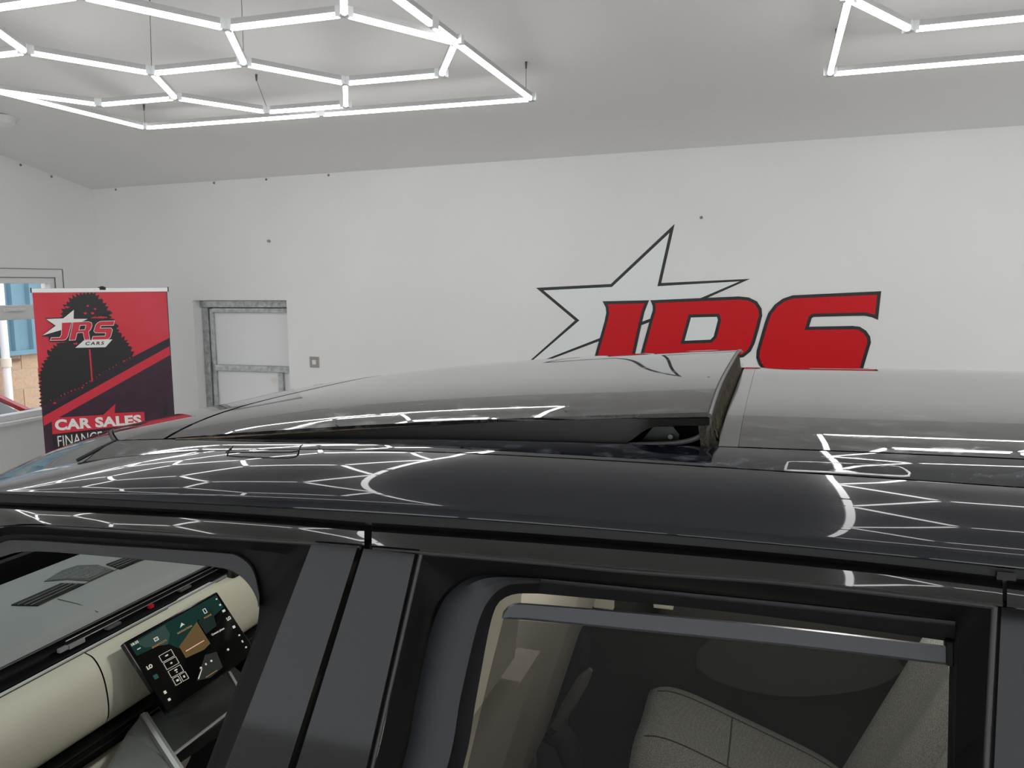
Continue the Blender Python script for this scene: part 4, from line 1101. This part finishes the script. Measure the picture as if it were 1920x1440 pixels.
# interior --------------------------------------------------------
# headliner
rows = []
for x in np.linspace(-1.10, 1.5, 20):
    rows.append([(x, YC + s * (YC - YK(x) + 0.03), roof_z(x, YC + s * (YC - YK(x))) - 0.055 - 0.03 * abs(s) ** 6) for s in np.linspace(-1, 1, 21)])
mb = MB(); mb.grid(rows); mb.build('headliner', mat('headliner_cream', (0.5, 0.48, 0.41), 0.9), car, smooth=True, solid=0.006)
def dash_rows(pts, ya, yb, n=24):
    """pts: (X, z) outline of a section extruded across the car"""
    P = smooth_line(pts, 40) if len(pts) > 2 else np.array(pts)
    return [[(a, ya + (yb - ya) * k / n, b) for a, b in P] for k in range(n + 1)]
YA, YB = YC - 0.66, YC + 0.66
mb = MB(); mb.grid(dash_rows([(-2.05, 1.15), (-2.02, 1.21), (-1.985, 1.238), (-1.95, 1.246), (-1.80, 1.262), (-1.62, 1.285), (-1.50, 1.300), (-1.46, 1.299), (-1.448, 1.290)], YA, YB)); dash = mb.build('dashboard_top', DASHT, car, smooth=True, solid=0.01)
mb = MB(); mb.grid(dash_rows([(-1.448, 1.288), (-1.455, 1.282), (-1.462, 1.27), (-1.455, 1.256), (-1.425, 1.253)], YA, YB)); mb.build('vent_slot', MATTE, car, smooth=True)
MB().tube([(-1.419, YA, 1.250), (-1.419, YB, 1.250)], 0.0035, 8).build('silver_strip', SILV, car, smooth=True)
for z_, x_ in ((1.274, -1.452), (1.264, -1.448)):
    MB().tube([(x_, YA + 0.30, z_), (x_, YB - 0.1, z_)], 0.0012, 6).build('vent_line', SILV, car, smooth=True)
for px, py in ((212, 1173), (346, 1103)):
    p = onx(px, py, -1.444); mb = MB(); mb.box((-1.452, p[1] - 0.020, p[2] - 0.004), (-1.438, p[1] + 0.020, p[2] + 0.003)); mb.build('vent_tab', mat('tab_grey', (0.10, 0.10, 0.10), 0.35), car, bevel=0.002)
for px, py in ((120, 1218), (138, 1211), (152, 1204)):
    p = onx(px, py, -1.438); mb = MB(); mb.box((-1.446, p[1] - 0.011, p[2] - 0.004), (-1.437, p[1] + 0.011, p[2] + 0.005)); mb.build('dash_button', mat('tab_light', (0.30, 0.30, 0.30), 0.35), car, bevel=0.001)
p = onx(284, 1137, -1.440); mb = MB(); mb.box((-1.446, p[1] - 0.007, p[2] - 0.004), (-1.438, p[1] + 0.007, p[2] + 0.004)); mb.build('hazard_button', mat('hazard_red', (0.5, 0.02, 0.03), 0.4), car)
# cream fascia in two pads with a stitched joint
FZ = [(-1.416, 1.246), (-1.392, 1.236), (-1.372, 1.205), (-1.362, 1.160), (-1.362, 1.115), (-1.375, 1.088), (-1.40, 1.078)]
pj = onx(170, 1225, -1.40)[1]
for ya_, yb_ in ((YA, pj - 0.002), (pj + 0.002, YC + 0.22), (YC + 0.225, YB)):
    mb = MB(); mb.grid(dash_rows(FZ, ya_, yb_)); mb.build('cream_fascia', CREAM, car, smooth=True)
mb = MB(); mb.grid(dash_rows([(-1.42, 1.246), (-1.398, 1.234), (-1.378, 1.203), (-1.369, 1.160), (-1.369, 1.115), (-1.38, 1.09)], pj - 0.004, pj + 0.004, 2)); mb.build('fascia_joint', mat('stitch_dark', (0.10, 0.09, 0.06), 0.9), car, smooth=True)
mb = MB(); mb.grid(dash_rows([(-1.395, 1.080), (-1.352, 1.072), (-1.345, 1.045), (-1.385, 1.028)], YA, YB)); mb.build('black_ledge', PIANO, car, smooth=True)
mb = MB(); mb.grid(dash_rows([(-1.392, 1.036), (-1.36, 1.02), (-1.345, 0.96), (-1.37, 0.86), (-1.45, 0.74)], YA, YC - 0.10)); mb.build('glovebox', CREAM, car, smooth=True)
mb = MB(); mb.grid(dash_rows([(-1.392, 1.036), (-1.36, 1.02), (-1.345, 0.96), (-1.37, 0.86), (-1.45, 0.74)], YC + 0.16, YB)); mb.build('knee_panel', CREAM, car, smooth=True)
# vents and grille on the dash top, placed on its surface
def on_dash(px, py, dz=0.0):
    d = ray(px, py); xs_d = [-2.28, -2.12, -1.97, -1.80, -1.62, -1.50]; zs_d = [1.17, 1.215, 1.243, 1.262, 1.285, 1.300]
    for t in np.linspace(1.2, 3.5, 2400):
        p = C + d * t / np.linalg.norm(d)
        if p[2] < np.interp(p[0], xs_d, zs_d) + dz and p[0] > -2.3: return p
    return p
D6 = crop(0, 1020, 4.8)
def dash_plate(name, pts, m, h=0.003):
    P = [on_dash(*D6(*q), h) for q in pts]; mb = MB(); mb.prism(P, (0, 0, -0.012)); return mb.build(name, m, car)
dash_plate('speaker_grille_frame', [(395, 335), (560, 235), (700, 190), (880, 185), (1020, 232), (800, 330), (600, 318)], mat('frame_dark', (0.06, 0.062, 0.063), 0.5), 0.002)
dash_plate('speaker_grille', [(440, 328), (580, 245), (710, 203), (880, 198), (975, 230), (780, 312), (600, 308)], weave('perforated', (0.17, 0.175, 0.175), (0.03, 0.03, 0.03), 260), 0.0035)
for vq in ([(100, 545), (550, 350), (760, 355), (340, 550)], [(955, 180), (1160, 105), (1300, 130), (1080, 222)]):
    vo = dash_plate('defrost_vent', vq, MATTE, 0.003)
    a, b, c, d_ = [np.array(q, float) for q in vq]
    for k in (0.25, 0.5, 0.75):
        l0 = a + (d_ - a) * k; l1 = b + (c - b) * k; P0 = on_dash(*D6(*l0), 0.005); P1 = on_dash(*D6(*l1), 0.005)
        MB().tube([P0, P1], 0.0014, 6).build('vent_fin', mat('fin_grey', (0.13, 0.13, 0.13), 0.5), vo)
MB().tube([on_dash(*D6(520, 495), 0.001), on_dash(*D6(700, 540), 0.001), on_dash(*D6(880, 612), 0.001)], 0.0012, 5).build('dash_seam', mat('stitch_dark', (0.1, 0.09, 0.06), 0.9), car)
MB().tube([on_dash(*D6(345, 555), 0.001), on_dash(*D6(760, 360), 0.001), on_dash(*D6(1060, 225), 0.001), on_dash(*D6(1320, 135), 0.001)], 0.0015, 5).build('dash_seam', mat('stitch_dark', (0.1, 0.09, 0.06), 0.9), car)
# touch screen
sT, sB = -1.35, -1.238
TLs, TRs = onx(232, 1205, sT), onx(407, 1109, sT); BLs, BRs = onx(317, 1337, sB), onx(481, 1229, sB)
su = (TRs - TLs); sv = (BLs - TLs); sv = sv - su * (sv.dot(su) / su.dot(su))
BLs = TLs + sv; BRs = TRs + sv
sn = np.cross(su, sv); sn /= np.linalg.norm(sn)
if sn.dot(C - TLs) < 0: sn = -sn
mb = MB(); mb.prism([TLs, TRs, BRs, BLs], -sn * 0.016); scr = mb.build('touch_screen', mat('screen_black', (0.004, 0.004, 0.004), 0.08), car, bevel=0.003)
S1 = crop(200, 1080, 5.143)
def smap(lift):
    def g(x, y):
        d = ray(*S1(x, y)); o = TLs + sn * lift; return C + d * (sn.dot(o - C) / sn.dot(d))
    return g
def scol(name, c, s): return glow(name, c, s)
def spr(name, pl, m, lift=0.0010): sheet(name, flat_shape(pl), smap(lift), tuple(-sn * 0.0004), m, scr)
spr('screen_background', [[(215, 655), (1055, 180), (1130, 300), (1000, 420), (880, 420), (820, 620), (700, 700), (560, 640), (400, 720), (290, 770)]], scol('ui_green', (0.009, 0.030, 0.025), 1.0))
spr('screen_tile', [[(280, 640), (560, 470), (610, 560), (590, 660), (370, 690)]], scol('ui_grey_green', (0.030, 0.055, 0.047), 1.0), 0.0016)
spr('screen_tile', [[(880, 440), (1010, 300), (1060, 480), (960, 560)]], scol('ui_dark', (0.012, 0.022, 0.02), 1.0), 0.0016)
spr('map_tile', [[(700, 680), (870, 440), (930, 540), (1000, 650), (940, 710), (765, 790)]], scol('ui_tan', (0.11, 0.07, 0.03), 1.0), 0.0020)
spr('road_tile', [[(870, 1010), (950, 760), (1060, 730), (1120, 880), (1000, 980)]], scol('ui_slate', (0.025, 0.027, 0.024), 1.0), 0.0016)
UW = scol('ui_white', (0.55, 0.53, 0.45), 1.0); UO = scol('ui_orange', (0.32, 0.17, 0.065), 1.0)
spr('map_route', [[(762, 722), (938, 618), (941, 624), (766, 729)]], scol('ui_pink', (0.8, 0.45, 0.3), 1.0), 0.0026)
spr('map_label', [[(820, 708), (905, 658), (910, 675), (826, 722)]], UO, 0.0018)
def rect(cx_, cy_, w, h, a=-29):
    a = math.radians(a); c, s = math.cos(a), math.sin(a)
    return [(cx_ + dx * c - dy * s, cy_ + dx * s + dy * c) for dx, dy in ((-w, -h), (w, -h), (w, h), (-w, h))]
def icon(x, y, w, h, m=UW): spr('screen_icon', [rect(x, y, w * 0.62, h * 0.62)], m, 0.0018)
def ring(x, y, w, h, t, m=UW, a=-29): spr('screen_icon', [rect(x, y, w, h, a), rect(x, y, w - t, h - t, a)], m, 0.0018)
def stext(s_, x, y, w, h, m=UW, bold=0.0):
    v, f = text_shape(s_, bold, 1.1); a = math.radians(-29); c, s = math.cos(a), math.sin(a)
    V = [(x + (p[0] - 0.5) * w * c - (0.5 - p[1]) * h * s, y + (p[0] - 0.5) * w * s + (0.5 - p[1]) * h * c) for p in v]
    sheet('screen_lettering', (V, f), smap(0.0018), tuple(-sn * 0.0004), m, scr)
stext('18:35', 272, 648, 76, 26, UW, 0.03)
stext('LO', 415, 875, 58, 40, UW, 0.05)
stext('LO', 1178, 408, 40, 34, UW, 0.05)
stext('SHORTCUTS', 508, 655, 156, 18, UO, 0.02)
stext('NAVIGATION', 752, 517, 158, 18, UO, 0.02)
stext('PHONE', 975, 388, 78, 17, UO, 0.02)
stext('Connect phone', 1075, 537, 136, 26, UW, 0.02)
spr('screen_icon', [[(708, 500), (722, 450), (755, 470), (738, 472)]], UW, 0.0018)
ring(948, 337, 16, 24, 6); ring(478, 608, 22, 18, 8); icon(478, 606, 8, 4)
for k, (cx_, cy_) in enumerate(((580, 770), (624, 840), (668, 918))): ring(cx_, cy_, 69, 37, 4)
ring(679, 1008, 33, 38, 4); ring(748, 968, 33, 38, 4)
for (x, y, w, h) in ((580, 765, 24, 10), (625, 838, 14, 12), (668, 905, 22, 11), (678, 925, 10, 9), (684, 1005, 18, 16), (748, 968, 12, 18), (565, 1120, 20, 24), (605, 1190, 20, 20), (1095, 278, 14, 14), (1130, 335, 22, 18), (1228, 490, 20, 20), (1280, 570, 12, 12), (1310, 630, 9, 18), (1345, 686, 12, 12), (1172, 708, 14, 16), (910, 885, 15, 15), (958, 850, 12, 15), (1010, 818, 15, 15), (1060, 222, 12, 10), (312, 700, 30, 7)):
    icon(x, y, w, h)
icon(475, 970, 36, 36, scol('ui_teal', (0.025, 0.07, 0.06), 1.0)); 
spr('screen_icon', [[(880, 990), (915, 895), (922, 897), (890, 995)]], UW, 0.0018)
spr('screen_icon', [[(955, 975), (1065, 905), (1068, 910), (958, 980)]], UO, 0.0018)
# driver display and steering wheel hub on the far side
p = onx(448, 1072, -1.36); mb = MB(); mb.box((-1.47, p[1] + 0.02, p[2] - 0.055), (-1.40, p[1] + 0.34, p[2] + 0.05)); mb.build('driver_display', mat('screen_black', (0.004, 0.004, 0.004), 0.08), car, bevel=0.012)
cw = np.array([-1.12, YC + 0.37, 1.06]); ax = np.array([0.88, 0, 0.42]); ax /= np.linalg.norm(ax); e1 = np.array([0, 1, 0]); e2 = np.cross(ax, e1)
sw = MB().tube([cw + 0.185 * (math.cos(a) * e1 + math.sin(a) * e2) for a in np.linspace(0, 2 * math.pi, 36, endpoint=False)], 0.014, 8, closed=True).build('steering_wheel', MATTE, car, smooth=True)
MB().tube([cw - ax * 0.03, cw - ax * 0.005, cw + ax * 0.012], [0.07, 0.07, 0.05], 20).build('hub', MATTE, sw, smooth=True)
for a in (0, math.pi, -math.pi / 2):
    d = math.cos(a) * e1 + math.sin(a) * e2; MB().tube([cw + d * 0.06, cw + d * 0.18], 0.012, 6).build('spoke', MATTE, sw)
# centre console
def plate(name, P, th, m, bev=0.0): mb = MB(); mb.prism(P, th); return mb.build(name, m, car, bevel=bev)
xc0 = -1.36
cP = [onx(275, 1347, -1.33), onx(440, 1250, -1.33), onx(500, 1300, -1.20), onx(326, 1414, -1.20)]
plate('console_panel', cP, (0.0, 0, -0.03), mat('console_black', (0.010, 0.011, 0.011), 0.35), 0.002)
MB().tube([onx(326, 1415, -1.195), onx(430, 1335, -1.195), onx(520, 1275, -1.195)], 0.004, 6).build('console_edge', SILV, car, smooth=True)
MB().tube([onx(430, 1262, -1.32), onx(445, 1288, -1.27), onx(462, 1318, -1.21)], 0.006, 6).build('console_edge', SILV, car, smooth=True)
MB().tube([onx(270, 1343, -1.33), onx(300, 1390, -1.24), onx(334, 1442, -1.15), onx(370, 1500, -1.06)], 0.011, 8).build('console_edge', SILV, car, smooth=True)
q = [onx(262, 1345, -1.335), onx(332, 1445, -1.15), onx(370, 1505, -1.06), onx(200, 1560, -1.10), onx(195, 1450, -1.25), onx(238, 1375, -1.33)]
plate('console_side', q, (0, 0.015, 0), mat('console_silver', (0.17, 0.175, 0.17), 0.35, 0.4))
mb = MB(); mb.box((-1.20, YC - 0.13, 0.42), (-0.2, YC + 0.15, 0.80)); mb.build('console_body', MATTE, car, bevel=0.03)

# far doors seen from inside
YD = 2 * YC - 0.86
mb = MB(); mb.grid([[(x, YD - 0.03 - 0.05 * math.sin(math.pi * (1.22 - z) / 0.7), z) for x in np.linspace(-1.50, -0.86, 10)] for z in np.linspace(1.22, 0.45, 12)]); mb.build('front_door_lining', CREAM, car, smooth=True)
mb = MB(); mb.grid([[(x, YD - 0.03 - 0.05 * math.sin(math.pi * (1.20 - z) / 0.75), z) for x in np.linspace(-0.58, 0.55, 12)] for z in np.linspace(1.20, 0.45, 12)]); rdl = mb.build('rear_door_lining', mat('lining_charcoal', (0.045, 0.045, 0.042), 0.6), car, smooth=True)
mb = MB(); mb.box((-0.58, YD - 0.06, 1.19), (0.55, YD + 0.02, 1.225)); mb.build('door_sill_trim', mat('trim_dark', (0.05, 0.05, 0.045), 0.6), car, bevel=0.008)
mb = MB(); mb.grid([[(x, YD - 0.06 - 0.02 * math.sin(math.pi * (x + 0.86) / 0.28), z) for x in np.linspace(-0.86, -0.585, 8)] for z in np.linspace(1.62, 0.45, 14)]); mb.build('pillar_lining', mat('pillar_charcoal', (0.10, 0.10, 0.095), 0.7), car, smooth=True)
mb = MB(); mb.box((-1.50, YD - 0.06, 1.21), (-0.87, YD + 0.02, 1.245)); mb.build('door_sill_trim', CREAM, car, bevel=0.008)
for (xa, xb) in ((-1.45, -0.66), (-0.52, 0.42)):
    rr = [[(x, 2 * YC - side_y(z, 0.035), z) for x in (xa, xb)] for z in (1.64, 1.2)]
    mb = MB(); mb.grid(rr); mb.build('window_glass', TINT, car, solid=0.004)
# seats
FAB = weave('seat_fabric', (0.50, 0.50, 0.45), (0.26, 0.26, 0.23), 260)
def cushion(name, x0, x1, y0, y1, prof, m, lab=None, par=None, puff=0.035):
    """prof(u) -> z of the top along the depth of the seat; rounded on all sides"""
    nu, nv = 22, 22; rows = []
    for i in range(nu + 1):
        u = i / nu; r = []
        for j in range(nv + 1):
            v = j / nv; e = (1 - abs(2 * v - 1) ** 4); eu = (1 - abs(2 * u - 1) ** 6)
            r.append((x0 + (x1 - x0) * u, y0 + (y1 - y0) * v, prof(u) - 0.07 * (1 - e) - 0.05 * (1 - eu) + puff * (1 - math.cos(2 * math.pi * v * 1.0)) * -0.35))
        rows.append(r)
    mb = MB(); mb.grid(rows)
    n = nv + 1
    low = [[(p[0], p[1], p[2] - 0.16) for p in r] for r in rows]
    mb.grid(low)
    for a, b in ((rows[0], low[0]), (rows[-1], low[-1])): mb.grid([a, b])
    mb.grid([[r[0] for r in rows], [r[0] for r in low]]); mb.grid([[r[-1] for r in rows], [r[-1] for r in low]])
    o = mb.build(name, m, par or car, smooth=True, angle=70)
    SEAM = mat('seat_seam', (0.10, 0.10, 0.085), 0.9)
    for L in ([(i, 5) for i in range(1, nu)], [(i, nv - 5) for i in range(1, nu)], [(9, j) for j in range(5, nv - 4)]):
        MB().tube([np.array(rows[i][j]) + np.array([0, 0, 0.0002]) for i, j in L], 0.0022, 6).build('seam', SEAM, o, smooth=True)
    return o
# rear bench: far seat, middle, near seat
sx0, sx1 = onx_far = (-0.315, 0.20)
for y0, y1, nm in ((1.83, 2.27, 'rear_seat_cushion'), (1.40, 1.815, 'rear_seat_cushion'), (0.86, 1.385, 'rear_seat_cushion')):
    cushion(nm, -0.315, 0.26, y0, y1, lambda u: 0.93 - 0.20 * u, FAB)
def backrest(name, y0, y1, xb, zb, xt, zt, m, th=0.13):
    rows = []; nv = 18
    for i in range(19):
        u = i / 18; r = []
        for j in range(nv + 1):
            v = j / nv; ed = 1 - abs(2 * v - 1) ** 4; eu = 1 - max(0, (u - 0.85) / 0.15) ** 2
            x = xb + (xt - xb) * u - th * (0.35 + 0.65 * ed) * (0.3 + 0.7 * eu) + 0.03 * math.cos(math.pi * (2 * v - 1)) * ed
            r.append((x, y0 + (y1 - y0) * v, zb + (zt - zb) * u))
        rows.append(r)
    back = [[(xb + (xt - xb) * i / 18 + 0.03, r[0][1] + (r[-1][1] - r[0][1]) * j / nv, r[0][2]) for j in range(nv + 1)] for i, r in enumerate(rows)]
    mb = MB(); mb.grid(rows); mb.grid(back); mb.grid([rows[-1], back[-1]]); mb.grid([rows[0], back[0]])
    mb.grid([[r[0] for r in rows], [r[0] for r in back]]); mb.grid([[r[-1] for r in rows], [r[-1] for r in back]])
    return mb.build(name, m, car, smooth=True, angle=70)
for y0, y1 in ((1.83, 2.27), (1.40, 1.815), (0.90, 1.385)):
    backrest('rear_seat_backrest', y0, y1, 0.32, 0.68, 0.62, 1.36, FAB)
for y0, y1 in ((1.93, 2.19), (0.98, 1.24)):
    backrest('rear_headrest', y0, y1, 0.66, 1.38, 0.70, 1.56, FAB, 0.10)
# front seats (hidden behind the pillars from here)
for y0, y1 in ((0.93, 1.39), (1.73, 2.19)):
    cushion('front_seat_cushion', -1.18, -0.66, y0, y1, lambda u: 0.80 - 0.05 * u, mat('taupe_leather', (0.40, 0.37, 0.30), 0.6))
    backrest('front_seat_backrest', y0, y1, -0.62, 0.76, -0.44, 1.34, mat('taupe_leather', (0.40, 0.37, 0.30), 0.6))
    backrest('front_headrest', y0 + 0.10, y1 - 0.10, -0.46, 1.37, -0.44, 1.54, mat('taupe_leather', (0.40, 0.37, 0.30), 0.6), 0.09)
# far rear door furniture: grab handle and armrest
P = [ony(a, b, 2.06) for a, b in ((1108, 1255), (1092, 1275), (1065, 1320), (1042, 1362))]
MB().tube(P, [0.007, 0.020, 0.022, 0.019], 10).build('door_pull', weave('pull_fabric', (0.30, 0.29, 0.25), (0.18, 0.17, 0.15), 500), car, smooth=True)
P = [ony(a, b, 2.08) for a, b in ((1085, 1175), (1080, 1240), (1050, 1320), (1030, 1372), (1055, 1382), (1075, 1440), (1060, 1520))]
MB().tube(smooth_line(P, 30), 0.035, 12).build('armrest_front', SATIN, car, smooth=True)

# unseen lights added under the headliner to brighten the cabin
for x, y, r_, L_ in ((-0.82, YC, 0.05, 105.0), (0.10, YC - 0.30, 0.045, 100.0), (0.10, YC + 0.25, 0.045, 100.0)):
    z = float(roof_z(x, y)) - 0.072
    lo = MB().tube([(x, y, z), (x, y, z + 0.010)], r_ + 0.012, 24).build('cabin_fill_light', PVC, car, smooth=True)
    MB().tube([(x, y, z - 0.003), (x, y, z - 0.0005)], r_, 24).build('fill_light_disc', glow('cabin_fill_glow_%d' % L_, (1.0, 0.97, 0.92), L_), lo)

# trim on the far rear door: inset panel, cream pads along the sill
mb = MB(); P = [ony(a, b, 2.235) for a, b in smooth_line([(1330, 1200), (1500, 1218), (1690, 1238), (1640, 1288), (1480, 1306), (1350, 1280), (1300, 1240), (1330, 1200)], 28)[:-1]]
mb.prism(P, (0, 0.02, 0)); mb.build('door_insert', mat('insert_taupe', (0.10, 0.098, 0.085), 0.7), car)
for a, b in ((1000, 1058), (1062, 1104), (1112, 1150), (1225, 1262)):
    mb = MB(); q0 = ony(a, 1100, 2.24); q1 = ony(b, 1145, 2.24); mb.box((q0[0], 2.24, q1[2]), (q1[0], 2.26, q0[2])); mb.build('sill_pad', CREAM, car, bevel=0.004)
